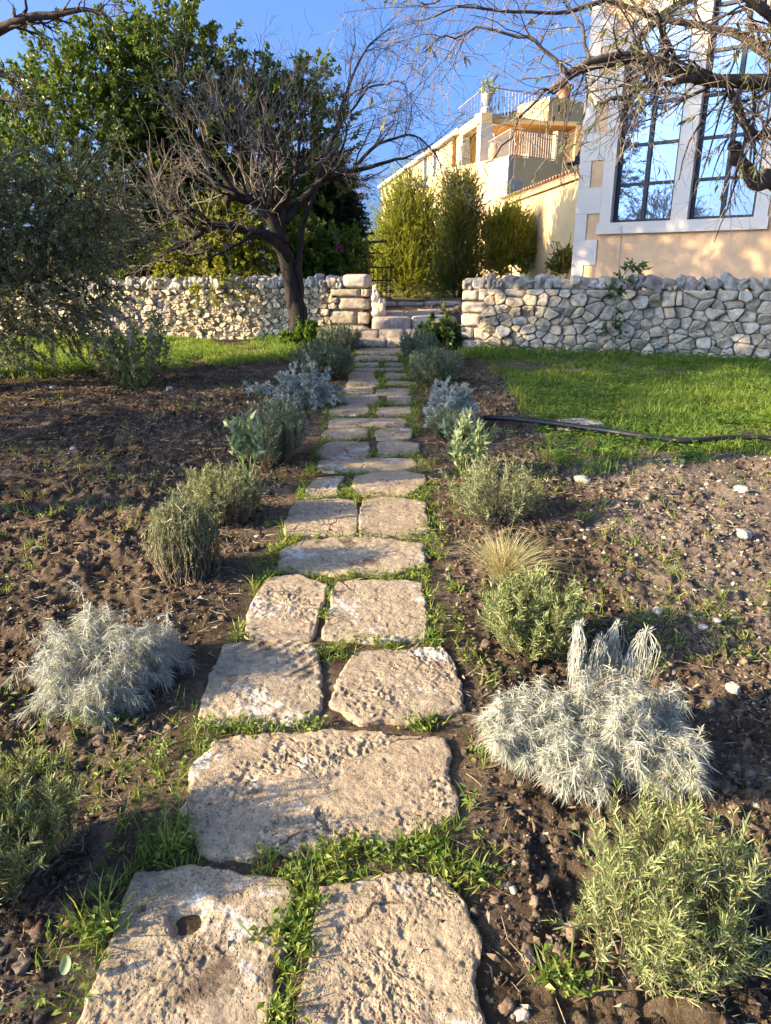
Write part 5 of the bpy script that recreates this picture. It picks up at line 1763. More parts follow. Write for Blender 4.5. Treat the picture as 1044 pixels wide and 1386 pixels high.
YB = YC
carob_blobs = [blob(95,205,YB-.6,95,100), blob(60,265,YB-1,70,80), blob(120,130,YB,75,65), blob(185,110,YB+.3,80,65), blob(150,75,YB+.2,42,32),
               blob(245,110,YB+.4,75,80), blob(245,55,YB+.4,36,36), blob(285,85,YB+.4,36,40), blob(250,220,YB+.6,110,110), blob(330,190,YB+.8,80,90), blob(345,130,YB+.8,42,45),
               blob(400,150,YB+1,50,55), blob(420,210,YB+1,60,70), blob(180,300,YB+.3,100,80), blob(330,290,YB+1,90,70), blob(25,215,YB-.3,42,60), blob(45,130,YB-.2,30,30), blob(425,120,YB+1,24,28),
               blob(200,75,YB,35,30), blob(120,90,YB-.2,28,28)]
bc = np.array([-3.9, YC + .3, TERR])
CAROB = broad_tree('carob_tree', 'big dense carob tree with glossy green leaves behind the left wall', 'tree', bc, carob_blobs, 2900, M['carob_leaf'], M['bark_dark'], rng,
                   leaf=(.095, .055), per=24, twig=.40, trunk_r=.26, up=.45, shell=.42, zmin=1.0)

# olive at the left edge -------------------------------------------------------------------
rng = np.random.default_rng(205)
YO = 8.7
ol_blobs = [blob(95,265,YO,75,62), blob(30,310,YO-.3,70,75), blob(120,330,YO+.1,62,70), blob(-50,300,YO-.5,90,110), blob(50,400,YO-.5,85,75), blob(110,395,YO,42,50), blob(-60,430,YO-.8,110,90), blob(-120,250,YO-.4,110,90)]
bo = np.array([-4.9, 8.4, gz(-4.9, 8.4)])
OLIVE = broad_tree('olive_tree', 'grey green olive drooping to the ground at the left edge', 'tree', bo, ol_blobs, 1900, M['olive_leaf'], M['bark_dark'], rng,
                   leaf=(.060, .015), per=34, twig=.42, trunk_r=.2, up=.15, shell=.5, ang=(.3, .8), droop=.14, zmin=.66)

# dark conifer behind the gate --------------------------------------------------------------
def feather_tree(name, label, cat, base, blobs, n, mleaf, rng, leaf_len=.05, leaf_w=.008, per=34, twig=.4, up=.6, ang=(.15, .5), shell=.5, group=None, droop=0.0, stem_r=.05):
    root = thing(name, label, cat, base, group)
    tr, lf = MB(), MB()
    top = max((b_[0][2] + b_[1][2] * .8) for b_ in blobs)
    cx_ = np.mean([b_[0] for b_ in blobs], 0)
    for i in range(4):
        o = np.array([rng.normal() * .12, rng.normal() * .12, 0])
        P = spline([base + o * .4 - [0, 0, .1], base * .5 + cx_ * .5 + o, np.array([cx_[0] + o[0] * 2, cx_[1] + o[1] * 2, base[2] * .3 + top * .7])], 10, .04, i)
        tr.tubes(P, np.linspace(stem_r, stem_r * .25, 10), 6)
    tr.build('trunk', M['bark_brown'], root, True)
    pts, d = blob_points(blobs, int(n * 2.3), rng, shell, base[2] + .05)
    blobs = [(c_, (r_[0] * 1.1, r_[1], r_[2])) for c_, r_ in blobs]
    wp, wd = blob_points(blobs, n // 4, rng, .15, base[2] + .3)
    sprays(lf, lf, wp - wd * twig * .3, nrm(wd * .5 + np.array([0, 0, 1.0]) * up * 2 + rng.normal(size=wd.shape) * .25), twig * 1.9, per // 2, leaf_len, leaf_w * 1.2, rng, ang=(.2, .7), twig_r=.003, wig=.12)
    leaf_w = leaf_w * 1.35
    d = nrm(d * .55 + np.array([0, 0, up]) + rng.normal(size=d.shape) * .22)
    sprays(lf, lf, pts - d * twig * .6, d, twig, per, leaf_len, leaf_w, rng, ang=ang, droop=droop, twig_r=.003, blade=False, up=.1, wig=.1)
    lf.build('crown', mleaf, root)
    return root

rng = np.random.default_rng(206)
zb = TERR
G_FEA = 'bushes beyond the gate'
def base_at(px, Y):
    p = at(px, 400, Y)
    return np.array([p[0], p[1], zb])
feather_tree('conifer', 'dark conifer with drooping tiers between the carob and the gate', 'tree', base_at(455, 16.5),
             [blob(450,270,16.5,42,40), blob(455,320,16.5,40,40), blob(475,350,16.3,24,22), blob(440,225,16.6,30,35), blob(478,290,16.3,18,18), blob(486,318,16.3,14,8), blob(470,255,16.4,16,16), blob(420,320,16.6,40,50)], 900, M['conifer_leaf'], rng,
             .06, .018, 40, .4, up=-.15, ang=(.3, .9), droop=.05)
feather_tree('feathery_shrub', 'tall yellow green feathery shrub behind the gap, left of the darker one', 'shrub', base_at(550, 18.6),
             [blob(550,330,18.6,36,60), blob(535,300,18.6,26,45), blob(570,300,18.6,28,50), blob(555,275,18.6,22,35), blob(525,345,18.5,22,45), blob(560,370,18.5,40,40), blob(590,340,18.5,28,60), blob(540,262,18.6,10,18), blob(515,365,18.4,20,25)], 1250, M['willow_leaf'], rng, .07, .012, 34, .46, stem_r=.03)
feather_tree('feathery_shrub', 'tall dark olive green feathery shrub with pointed tips, right of the yellow green one', 'shrub', base_at(622, 18.0),
             [blob(622,340,18.0,34,60), blob(618,300,18.0,30,60), blob(628,270,18.0,20,38), blob(612,262,18.0,12,28), blob(604,375,17.9,30,30), blob(640,300,18.0,16,40), blob(634,250,18.0,10,20), blob(640,370,17.9,22,32)], 1150, M['cypress_leaf'], rng, .06, .010, 38, .46, stem_r=.03)
feather_tree('rounded_shrub', 'rounded yellow green shrub before the yellow lean-to wall', 'shrub', base_at(690, 18.8),
             [blob(690,320,18.8,32,38), blob(675,345,18.6,26,30), blob(708,335,18.7,20,34), blob(690,295,18.8,22,14), blob(665,310,18.7,14,22)], 800, M['willow_leaf'], rng, .06, .016, 30, .3, up=.5, ang=(.3, .9), stem_r=.02)
feather_tree('small_shrub', 'small shrub at the foot of the lean-to beside the white quoins', 'shrub', base_at(765, 15.6),
             [blob(765,352,15.6,13,12), blob(756,360,15.6,12,10)], 140, M['cypress_leaf'], rng, .05, .02, 26, .2, up=.4, ang=(.3, 1.), stem_r=.015)
broad_tree('garden_shrub', 'sunlit yellow green shrub seen through the bars behind the gate', 'shrub', base_at(495, 19.5),
           [blob(492,365,19.5,26,26), blob(510,345,19.5,20,24), blob(478,372,19.5,22,20), blob(505,385,19.4,24,18)], 420, M['vine_leaf'], M['bark_brown'], rng, leaf=(.09, .05), per=20, twig=.25, trunk_r=.04)
broad_tree('bougainvillea', 'green bougainvillea with a few purple bracts left of the gate', 'shrub', base_at(440, 14.2),
           [blob(430,352,14.2,34,24), blob(462,345,14.4,26,26), blob(415,340,14,26,34), blob(455,368,14.1,34,14)], 520, M['bright_leaf'], M['bark_brown'], rng, leaf=(.08, .055), per=20, twig=.28, trunk_r=.04)
o = bpy.data.objects['bougainvillea']
pp, dd = blob_points([blob(457,333,13.9,9,10)], 16, rng, .6)
for q in pp:
    b = MB()
    add_leaves(b, np.repeat(q[None], 9, 0) + rng.normal(size=(9, 3)) * .012, rand_dirs(9, rng), .055, .045, rng)
    b.build('flower', M['purple'], o)

# sunlit climber spilling over the left wall
rng = np.random.default_rng(208)
bs = np.array([at(265, 400, 13.2)[0], 13.2, TERR])
broad_tree('wall_creeper', 'yellow leaved creeper spilling over the middle of the left wall', 'vine', bs,
           [blob(262,345,13.0,48,34), blob(300,350,13.2,40,42), blob(330,355,13.0,26,36), blob(240,368,12.8,28,24), blob(290,382,12.5,34,14), blob(318,392,12.35,14,18), blob(222,360,12.9,20,22), blob(270,310,13.3,34,26), blob(345,330,13.3,24,34), blob(300,300,13.4,40,30)],
           1000, M['vine_leaf'], M['bark_brown'], rng, leaf=(.065, .042), per=18, twig=.30, trunk_r=.035, up=.0, shell=.6, droop=.12)
broad_tree('dark_shrub', 'dark leafy shrub filling the space between the creeper and the olive', 'shrub', base_at(190, 13.2),
           [blob(185,350,13.6,46,40), blob(150,330,13.6,46,50), blob(215,330,13.8,40,40)], 650, M['carob_leaf'], M['bark_dark'], rng, leaf=(.08, .045), per=22, twig=.32, trunk_r=.06)

# unseen taller trees to the left, placed and shaped to throw the long shadows ----
G_GRV = 'unseen trees placed to the left for their shade'
rng = np.random.default_rng(210)
bh = np.array([-8.5, 10.4, gz(-8.5, 10.4)])
hb = [(bh + np.array(o), np.array(r)) for o, r in (((0, .2, 6.2), (1.7, 1.2, 1.4)), ((.2, .3, 7.9), (1.6, 1.5, 1.4)), ((.1, -1.1, 8.4), (1.4, 1.3, 1.3)), ((-.9, .2, 9.2), (1.4, 1.6, 1.1)), ((0, -1.9, 8.2), (1.2, .9, 1.0)))]
HIGH = broad_tree('carob_tree', 'unseen tall carob left of the olive, high crown shaped to shade the arched window house', 'tree', bh, hb, 1600, M['carob_leaf'], M['bark_dark'], rng,
           leaf=(.11, .065), per=24, twig=.42, trunk_r=.2)
GOL = None
for (x, y, rz, s, src, lab) in SHADE_GROVE:
    if src == 'g' and GOL is None:
        rng = np.random.default_rng(211)
        bg_ = np.array([x, y, gz(x, y)])
        gb = [(bg_ + np.array(o), np.array(r)) for o, r in (((0, 0, 1.7), (1.5, 1.5, 1.0)), ((.5, .6, 2.2), (1.0, 1.0, .8)), ((-.5, -.5, 2.3), (1.0, 1.1, .8)), ((.3, -.9, 1.5), (1.0, .9, .9)), ((-.3, .9, 1.4), (1.0, .9, .9)))]
        GOL = broad_tree('olive_tree', lab, 'tree', bg_, gb, 1350, M['olive_leaf'], M['bark_dark'], rng, leaf=(.060, .016), per=30, twig=.42, trunk_r=.16, up=.15, shell=.5, ang=(.3, .8), droop=.14, zmin=.5)
        GOL.scale = s
        continue
    src_o = {'c': CAROB, 'o': OLIVE, 'g': GOL, 'h': HIGH, 'b': T3, 'a': T2}[src]
    o0 = np.array(src_o.location)
    copy_thing(src_o, (x, y, gz(x, y)), rz, s, lab, None)
# ------------------------------------------------------------------ buildings
def frame(o, u, n):
    """local (along, outward, up) -> world"""
    o, u, n = np.asarray(o, float), np.append(np.asarray(u, float), 0), np.append(np.asarray(n, float), 0)
    def f(P):
        P = np.asarray(P, float)
        return o[None] + P[:, :1] * u + P[:, 1:2] * n + P[:, 2:3] * np.array([0, 0, 1.0])
    return f

def hit_plane(px, py, o, u, n):
    """(along, up) of a pixel on a facade plane"""
    d = ray(px, py)
    n3 = np.append(n, 0)
    c = np.array([0, 0, CAM_H])
    t = ((np.append(o[:2], 0) - c * [1, 1, 0]) @ n3) / (d @ n3)
    p = c + d * t
    return float((p[:2] - o[:2]) @ u), float(p[2])

# ---- right house with the great arched window
ur = np.array([.80, -.60])
nr = np.array([-.60, -.80])
oc = at(777, 345, 14.0)
OR = np.array([oc[0], oc[1], TERR])
HR = thing('plastered_house', 'peach plastered house with pale quoins and a great arched window, upper right', 'house', OR)
fr = frame([OR[0], OR[1], 0], ur, nr)
hp = lambda px, py: hit_plane(px, py, OR, ur, nr)
s_l0, zb_ = hp(826.5, 304)
s_l1 = hp(905.5, 299)[0]
s_r0 = hp(932.8, 297)[0]
s_r1 = hp(1021, 291)[0]
zs0, zs1 = hp(808, 318)[1], hp(806, 303)[1]
zspring = hp(848, 70)[1]
z_sill = (zb_ + hp(1021, 291)[1]) / 2
smid = (s_l1 + s_r0) / 2
half = (s_r1 - s_l0) / 2
smid = (s_l0 + s_r1) / 2
RA = half / math.sin(rad(57))
zc = zspring - RA * math.cos(rad(57))
ztop = zc + RA
TOPZ = ztop + 1.6
WLEN = 8.2
ring = .20                                # width of the stone surround
print('window', s_l0, s_l1, s_r0, s_r1, z_sill, zs0, zs1, zspring, ztop)
na = 28
th = np.linspace(rad(147), rad(33), na + 1)
arch = np.stack([smid + RA * np.cos(th), zc + RA * np.sin(th)], 1)
arch_o = np.stack([smid + (RA + ring * 1.2) * np.cos(th), zc + (RA + ring * 1.2) * np.sin(th)], 1)
arch_o[0, 0], arch_o[-1, 0] = s_l0 - ring, s_r1 + ring

def facade_with_hole(b, y, arch_pts, zb0, x0, x1, z0, z1):
    """wall sheet at offset y with an arched opening"""
    xl, xr = arch_pts[0, 0], arch_pts[-1, 0]
    def quad(a, c, d, e):
        b.add(fr(np.array([(q[0], y, q[1]) for q in (a, c, d, e)])), [(0, 1, 2, 3)])
    quad((x0, z0), (xl, z0), (xl, z1), (x0, z1))
    quad((xr, z0), (x1, z0), (x1, z1), (xr, z1))
    quad((xl, z0), (xr, z0), (xr, zb0), (xl, zb0))
    quad((xl, arch_pts[0, 1]), (xl, arch_pts[0, 1]), (xl, z1), (xl, z1))
    for i in range(len(arch_pts) - 1):
        p, q = arch_pts[i], arch_pts[i + 1]
        quad(p, q, (q[0], z1), (p[0], z1))

b = MB()
facade_with_hole(b, 0.0, arch, z_sill - .02, 0, WLEN, -.3, TOPZ)
# other walls and roof slab of the body
dep = 9.0
for lo, hi in (((0.0, -dep, -.3), (0.25, -.45, TOPZ)), ((WLEN - .25, -dep, -.3), (WLEN, -.45, TOPZ)), ((0, -dep - .25, -.3), (WLEN, -dep, TOPZ))):
    b.box(np.array(lo), np.array(hi), fr)
for lo, hi in (((0.0, -.45, -.3), (s_l0 - .3, -.002, TOPZ)), ((s_r1 + .3, -.45, -.3), (WLEN, -.002, TOPZ))):
    b.box(np.array(lo), np.array(hi), fr)
b.build('wall', M['peach'], HR)
b = MB()
b.box(np.array([-.15, -dep - .4, TOPZ + .003]), np.array([WLEN + .15, .15, TOPZ + .25]), fr)
b.build('roof', M['tile'], HR)
# quoins: alternating long and short pale stones up the corner
b = MB()
zq = -.3
k = 0
qh = .40
marks = [hp(x, y)[1] for x, y in ((779, 325), (782, 291), (786, 254), (789, 218), (793, 182))]
step_ = abs(marks[-1] - marks[0]) / 4
zq = marks[0] - step_ * 6
while zq < TOPZ - .3:
    w = .43 if k % 2 == 1 else .20
    b.box(np.array([-.02, -.22, zq]), np.array([w, .022, zq + step_ - .004]), fr)
    zq += step_
    k += 1
b.build('quoins', M['lime'], HR)
# stone surround, mullion, sill
b = MB()
def band(b, inner, outer, y0, y1):
    n_ = len(inner)
    V = [(p[0], y1, p[1]) for p in inner] + [(p[0], y1, p[1]) for p in outer] + [(p[0], y0, p[1]) for p in inner] + [(p[0], y0, p[1]) for p in outer]
    Q = []
    for i in range(n_ - 1):
        Q += [(i, i + 1, n_ + i + 1, n_ + i), (2 * n_ + i, 2 * n_ + i + 1, i + 1, i), (n_ + i, n_ + i + 1, 3 * n_ + i + 1, 3 * n_ + i)]
    b.add(fr(np.array(V)), Q)
inn = np.vstack([[(s_l0, z_sill)], arch, [(s_r1, z_sill)]])
outr = np.vstack([[(s_l0 - ring, z_sill)], arch_o, [(s_r1 + ring, z_sill)]])
band(b, inn, outr, -.22, .035)
b.build('window_surround', M['lime'], HR)
b = MB()
b.box(np.array([s_l1 + .03, -.20, z_sill]), np.array([s_r0 - .03, .033, ztop - .05]), fr)
b.build('mullion', M['lime'], HR)
b = MB()
b.box(np.array([s_l0 - ring - .03, -.20, z_sill - (zs1 - zs0) * 1.0]), np.array([s_r1 + ring + .03, .07, z_sill - .002]), fr)
b.build('sill', M['lime'], HR)
# glass sheets and glazing bars
rowz = [hp(835, 251)[1], hp(840, 197)[1], hp(846, 142)[1]]
pitch_ = (rowz[2] - z_sill) / 3
for (a, c) in ((s_l0, s_l1 + .03), (s_r0 - .03, s_r1)):
    b = MB()
    xs = np.linspace(a, c, 24)
    zt = zc + np.sqrt(np.maximum(RA ** 2 - (xs - smid) ** 2, 0))
    V = [(x, -.135, z_sill) for x in xs] + [(x, -.135, z) for x, z in zip(xs, zt)] + [(x, -.15, z_sill) for x in xs] + [(x, -.15, z) for x, z in zip(xs, zt)]
    m_ = len(xs)
    Q = [(i, i + 1, m_ + i + 1, m_ + i) for i in range(m_ - 1)] + [(2 * m_ + i, 2 * m_ + i + 1, 3 * m_ + i + 1, 3 * m_ + i) for i in range(m_ - 1)]
    b.add(fr(np.array(V)), Q)
    g_ = b.build('window_glass', M['glass'], HR)
    b = MB()
    wb = .028
    xm = (a + c) / 2
    zt_ = lambda x: zc + math.sqrt(max(RA ** 2 - (x - smid) ** 2, 0.0))
    for x, w in ((a + .028, .028), (xm, .034), (c - .028, .028)):
        b.box(np.array([x - w, -.14, z_sill]), np.array([x + w, -.095, zt_(x) - .01]), fr)
    z = z_sill + .024
    while z < ztop - .1:
        lo_, hi_ = a, c
        if z > zspring:
            hw = math.sqrt(RA ** 2 - (z - zc) ** 2)
            lo_, hi_ = max(a, smid - hw), min(c, smid + hw)
        if hi_ - lo_ > .15:
            b.box(np.array([lo_, -.138, z - .024]), np.array([hi_, -.098, z + .024]), fr)
        z += pitch_ if z > z_sill + .1 else pitch_ - .024
    gb_ = b.build('glazing_bars', M['black_iron'], None, origin=HR.location)
    gb_.parent = g_
    gb_.location = (0, 0, 0)
# dark sheet standing in for the unlit room behind
b = MB()
b.box(np.array([s_l0 - .25, -.50, z_sill - .1]), np.array([s_r1 + .25, -.46, ztop + .2]), fr)
b.build('room_backing', M['dark_void'], HR)

# ---- yellow lean-to wing with a tiled eave
LT0 = at(792, 229, 15.6)
LT1 = at(684, 270, 21.9)
zE = (at(783, 232, 16.1)[2] + LT1[2]) / 2
uL = (LT1 - LT0)[:2]
Ll = np.linalg.norm(uL)
uL = uL / Ll
nL = np.array([-uL[1], uL[0]])
if nL[0] > 0:
    nL = -nL
LT = thing('lean_to_wing', 'low yellow plastered wing with a terracotta tile eave beside the arched window house', 'building', (LT0[0], LT0[1], TERR))
fl = frame([LT0[0], LT0[1], 0], uL, nL)
b = MB()
b.box(np.array([-1.0, -3.6, .4]), np.array([Ll, 0, zE - .05]), fl)
b.build('wall', M['yellow'], LT)
b = MB()
b.add(fl(np.array([(-1, .10, zE - .035), (Ll + .08, .10, zE - .035), (Ll + .08, -3.6, zE + .9), (-1, -3.6, zE + .9), (-1, .06, zE - .10), (Ll + .08, .06, zE - .10), (Ll + .08, -3.6, zE + .8), (-1, -3.6, zE + .8)])),
      [(0, 1, 2, 3), (4, 5, 6, 7), (0, 1, 5, 4), (1, 2, 6, 5)])
b.box(np.array([-1, 0.002, zE - .16]), np.array([Ll, .075, zE - .085]), fl)
nt_ = int((Ll + 1) / .21)
for i in range(nt_):
    x0 = -1 + i * .21
    aa = np.linspace(0, math.pi, 7)
    prof = np.stack([x0 + .105 + .085 * np.cos(aa), .075 * np.sin(aa)], 1)
    rows = []
    for (yy, zz, sc_) in ((.17, zE - .045, 1), (-.35, zE + .085, .86), (-.33, zE + .095, 1), (-.9, zE + .225, .86), (-.88, zE + .235, 1), (-3.6, zE + .93, .9)):
        rows.append(np.stack([x0 + .105 + .085 * sc_ * np.cos(aa), np.full(7, yy), zz + .075 * np.sin(aa)], 1))
    V = np.vstack(rows)
    Q = [(r * 7 + k_, r * 7 + k_ + 1, (r + 1) * 7 + k_ + 1, (r + 1) * 7 + k_) for r in range(5) for k_ in range(6)]
    b.add(fl(V), Q)
b.build('tiled_roof', M['tile'], LT)

# ---- the old two storey palazzo with loggia and terrace behind
D0 = 40.0
C1 = at(652, 160, D0)
dL_ = np.array([-.167, .986])
nLf = np.array([-.986, -.167])
dF = np.array([.857, .516])
nF = np.array([.516, -.857])
PZ = thing('palazzo', 'yellow two storey palazzo with an open corner loggia and roof terrace, upper centre', 'building', (C1[0], C1[1], TERR))
hL = lambda px, py: hit_plane(px, py, C1, dL_, nLf)
hF = lambda px, py: hit_plane(px, py, C1, dF, nF)
fL = frame([C1[0], C1[1], 0], dL_, nLf)
fF = frame([C1[0], C1[1], 0], dF, nF)
zR = at(650, 152, D0)[2]
zBeam = at(655, 166, D0)[2]
zFl = zBeam - 2.75
s_bay0 = hL(645, 200)[0]
s_bay1 = hL(622, 190)[0]
s_end = hL(516, 280)[0]
f_op1 = hF(717, 200)[0]
f_r0 = hF(743, 150)[0]
f_r1 = hF(790, 150)[0]
zTop = hF(748, 131)[1]
print('palazzo', C1, zR, zBeam, s_bay0, s_bay1, s_end, f_op1, f_r0, f_r1, zTop)
b = MB()
# long left wing (lit face along dL), starting after the loggia bay
b.box(np.array([s_bay1, -7.5, .3]), np.array([s_end, 0, zR - .30]), fL)
# ground storey below the loggia
b.box(np.array([0.0, -5.5, .3]), np.array([s_bay1 - .002, 0.0, zFl]), fL)
# parapet beam over the loggia, both faces
b.box(np.array([-.0, -.55, zBeam]), np.array([s_bay1 - .002, 0.004, zR]), fL)
b.box(np.array([.0, -.55, zBeam + .002]), np.array([f_r0, 0.0, zR - .004]), fF)
# right part of the front: full height wall
b.box(np.array([f_op1, -.5, .3]), np.array([f_r0 - .002, -.002, zBeam]), fF)
b.box(np.array([f_r0, -2.5, .3]), np.array([f_r1, .002, zTop]), fF)
b.build('wall', M['yellow'], PZ)
b = MB()
b.box(np.array([s_bay1 - .05, -8.0, zR - .298]), np.array([s_end + .3, .28, zR - .10]), fL)
b.box(np.array([s_bay1 + .1, -7.8, zR - .10]), np.array([s_end + .3, .12, zR + .05]), fL)
b.build('cornice', M['lime'], PZ)
b = MB()
b.box(np.array([0.30, -5.5, zFl - .002]), np.array([s_bay1 - .01, -5.2, zBeam + .1]), fL)
b.box(np.array([s_bay1 - .26, -5.2, zFl]), np.array([s_bay1 - .012, -.60, zBeam + .1]), fL)
b.box(np.array([.3, -5.2, zBeam + .05]), np.array([s_bay1 - .26, -.56, zBeam + .25]), fL)
b.build('loggia_lining', M['ochre'], PZ)
MB().box(np.array([-.004, -.62, zFl]), np.array([s_bay0, .012, zBeam - .003]), fL).build('loggia_pier', M['greystone'], PZ)
MB().box(np.array([s_bay1 - .55, -.5, zFl]), np.array([s_bay1 - .02, -.02, zBeam - .003]), fL).build('loggia_pier', M['greystone'], PZ)
b = MB()
b.box(np.array([s_bay0, -.20, zFl]), np.array([s_bay1 - .6, -.08, zFl + .35]), fL)
b.build('loggia_sill', M['lime'], PZ)
# windows on the long face
for (px, py, w, h) in ((541, 265, 1.1, 2.2), (577, 232, 1.0, 1.9), (556, 248, .9, 1.9), (590, 222, .9, 1.6)):
    s, z = hL(px, py)
    b = MB()
    b.box(np.array([s - w / 2, -.1, z - h / 2]), np.array([s + w / 2, .03, z + h / 2]), fL)
    o = b.build('window', M['dark_void'], PZ)
    b = MB()
    for lo, hi in (((-w / 2 - .16, -.05, -h / 2), (-w / 2, .06, h / 2)), ((w / 2, -.05, -h / 2), (w / 2 + .16, .06, h / 2)), ((-w / 2 - .16, -.05, h / 2), (w / 2 + .16, .062, h / 2 + .18)), ((-w / 2 - .2, -.05, -h / 2 - .14), (w / 2 + .2, .09, -h / 2))):
        b.box(np.array([s, 0, z]) + np.array(lo), np.array([s, 0, z]) + np.array(hi), fL)
    f_ = b.build('frame', M['lime'], None, origin=PZ.location)
    f_.parent = o
    f_.location = (0, 0, 0)
b = MB()
s1 = hL(617.5, 200)[0]
pt = lambda s, o, z: fL(np.array([[s, o, z]]))[0]
b.tubes(np.array([pt(s1, .12, 1), pt(s1, .12, zR - .4), pt(s1, .3, zR - .25)]), np.full(3, .09), 8)
b.build('copper_downpipe', M['copper'], PZ, True)
b = MB()
b.tubes(np.array([pt(s1 - 1.1, .10, 1), pt(s1 - 1.1, .10, zR - .9)]), np.full(2, .05), 8)
b.build('white_downpipe', M['white_paint'], PZ, True)
# awning arms inside the loggia
for k_ in range(3):
    p0 = fF(np.array([[.25 + k_ * 1.3, .9, zBeam - 1.0]]))[0]
    p1 = fF(np.array([[.9 + k_ * 1.3, -.3, zBeam - .05]]))[0]
    MB().tubes(np.array([p0, p1]), np.full(2, .025), 6).build('awning_arm', M['white_paint'], PZ)
b = MB()
b.tubes(np.array([fF(np.array([[f_op1 - .3, .02, zBeam - .35]]))[0], fF(np.array([[f_r0 + 2.0, .06, zBeam - .30]]))[0]]), np.full(2, .045), 6)
b.build('awning_roller', M['white_paint'], PZ)

# terrace block in front of the palazzo
D1 = 36.5
C2 = at(689, 211, D1)
hF2 = lambda px, py: hit_plane(px, py, C2, dF, nF)
hL2 = lambda px, py: hit_plane(px, py, C2, dL_, nLf)
fF2 = frame([C2[0], C2[1], 0], dF, nF)
fL2 = frame([C2[0], C2[1], 0], dL_, nLf)
zT = C2[2]
sb = 6.0
w2 = hF2(792, 225)[0]
b = MB()
b.box(np.array([0.0, -sb, .3]), np.array([w2, 0, zT]), fF2)
b.prism([C2[:2] + dL_ * .01, C2[:2] + dL_ * sb, C2[:2] - nF * sb], .3, zT - .004)
b.build('terrace_block', M['yellow'], PZ)
b = MB()
for i, (z0, z1, w) in enumerate(((zT - 1.7, zT - .02, .25), (zT - 1.62, zT - 1.02, .95), (zT - 3.9, zT - 2.9, .95), (zT - 2.9, zT - 1.7, .3))):
    b.box(np.array([-.02, -.2, z0]), np.array([w, .02 + .004 * i, z1]), fF2)
b.build('corner_quoins', M['greystone'], PZ)
b = MB()
s, z = hL2(674.5, 254)
b.box(np.array([s - .45, -.1, z - .75]), np.array([s + .45, .03, z + .75]), fL2)
b.build('small_window', M['dark_void'], PZ)
def railing(name, fr_, x0, x1, z0, z1, step, mat, parent, off=0.0, r=.013):
    b = MB()
    for z in (z0 + .06, z1):
        b.box(np.array([x0, off - .025, z - .02]), np.array([x1, off + .025, z + .02]), fr_)
    x = x0
    while x <= x1:
        b.box(np.array([x - r, off - r, z0]), np.array([x + r, off + r, z1]), fr_)
        x += step
    return b.build(name, mat, parent)
zr1 = hF2(700, 183)[1]
railing('terrace_railing', fF2, .1, hF2(755, 205)[0], zT + .002, zT + 1.15, .15, M['grey_iron'], PZ, -.1, .015)
railing('terrace_railing', fL2, .1, 4.2, zT + .002, zT + 1.15, .15, M['grey_iron'], PZ, -.1, .015)
b = MB()
xx = hF2(755.5, 205)[0]
b.box(np.array([xx - .08, -.35, zT + .003]), np.array([xx + .28, -.02, zT + 1.3]), fF2)
b.build('terrace_post', M['yellow'], PZ)
# roof terrace railing
railing('roof_railing', fF, .2, f_r0 - .02, zR - .002, zR + 1.25, .22, M['grey_iron'], PZ, -.3, .014)
railing('roof_railing', fL, .2, s_bay1 + 1.5, zR + .05, zR + 1.25, .55, M['grey_iron'], PZ, -.3, .014)

# things standing on the palazzo roof
def lathe(mb, c, prof, n=16):
    a = np.arange(n) * 2 * math.pi / n
    V = np.vstack([np.stack([c[0] + r * np.cos(a), c[1] + r * np.sin(a), np.full(n, c[2] + z)], 1) for r, z in prof])
    i = np.arange(n)
    j = (i + 1) % n
    mb.add(V, np.concatenate([np.stack([k_ * n + i, k_ * n + j, (k_ + 1) * n + j, (k_ + 1) * n + i], 1) for k_ in range(len(prof) - 1)]))
p = fF(np.array([[.55, -.32, zR]]))[0]
root = thing('urn', 'pale stone urn with a plant on the corner of the palazzo roof', 'urn', p)
b = MB()
lathe(b, p, [(.30, 0), (.30, .25), (.24, .3), (.14, .4), (.22, .6), (.28, .8), (.24, .86), (.27, .92), (.20, .9), (.04, .8)])
b.build('vase', M['greystone'], root, True)
b = MB()
pp, dd = blob_points([(p + [0, 0, 1.2], (.33, .33, .45))], 160, np.random.default_rng(1), .5)
add_leaves(b, pp, dd + [0, 0, .6], .22, .07, np.random.default_rng(2))
b.build('plant', M['sage_leaf'], root)
p = fF(np.array([[f_r1 - 1.15, -.4, zTop]]))[0]
b = MB()
lathe(b, p, [(.28, 0), (.30, .05), (.42, .55), (.50, .58), (.50, .72), (.40, .72), (.36, .4), (.05, .38)])
tag(b.build('flower_pot', M['pot'], smooth_=True, origin=p), 'terracotta pot on top of the tall right hand wall of the palazzo', 'pot')
p = at(697, 152, 44.5)
root = thing('roof_canopy', 'dark low pitched canopy on the palazzo roof behind the railing', 'canopy', p)
b = MB()
fc = frame([p[0], p[1], 0], dF, nF)
b.add(fc(np.array([(-2.3, -1.2, zR + .45), (2.3, -1.2, zR + .35), (2.3, 1.2, zR + .25), (-2.3, 1.2, zR + .3), (0, 0, zR + .95)])), [(0, 1, 2, 3)], [(0, 1, 4), (1, 2, 4), (2, 3, 4), (3, 0, 4)])
b.build('cover', M['dark_panel'], root)
for (x, y) in ((-2.2, -1.1), (2.2, -1.1), (2.2, 1.1), (-2.2, 1.1)):
    MB().box(np.array([x - .03, y - .03, zR - .3]), np.array([x + .03, y + .03, zR + .38]), fc).build('post', M['black_iron'], root)
# terrace jar with plant in the loggia
p = fF(np.array([[hF(700, 200)[0], -.9, zFl]]))[0]
p = fF2(np.array([[.9, -2.2, zT]]))[0]
b = MB()
lathe(b, p, [(.18, 0), (.28, .3), (.30, .6), (.18, .8), (.21, .88), (.16, .85), (.02, .7)])
tag(b.build('terracotta_jar', M['pot'], smooth_=True, origin=p), 'tall clay jar standing on the palazzo terrace behind the railing', 'jar')
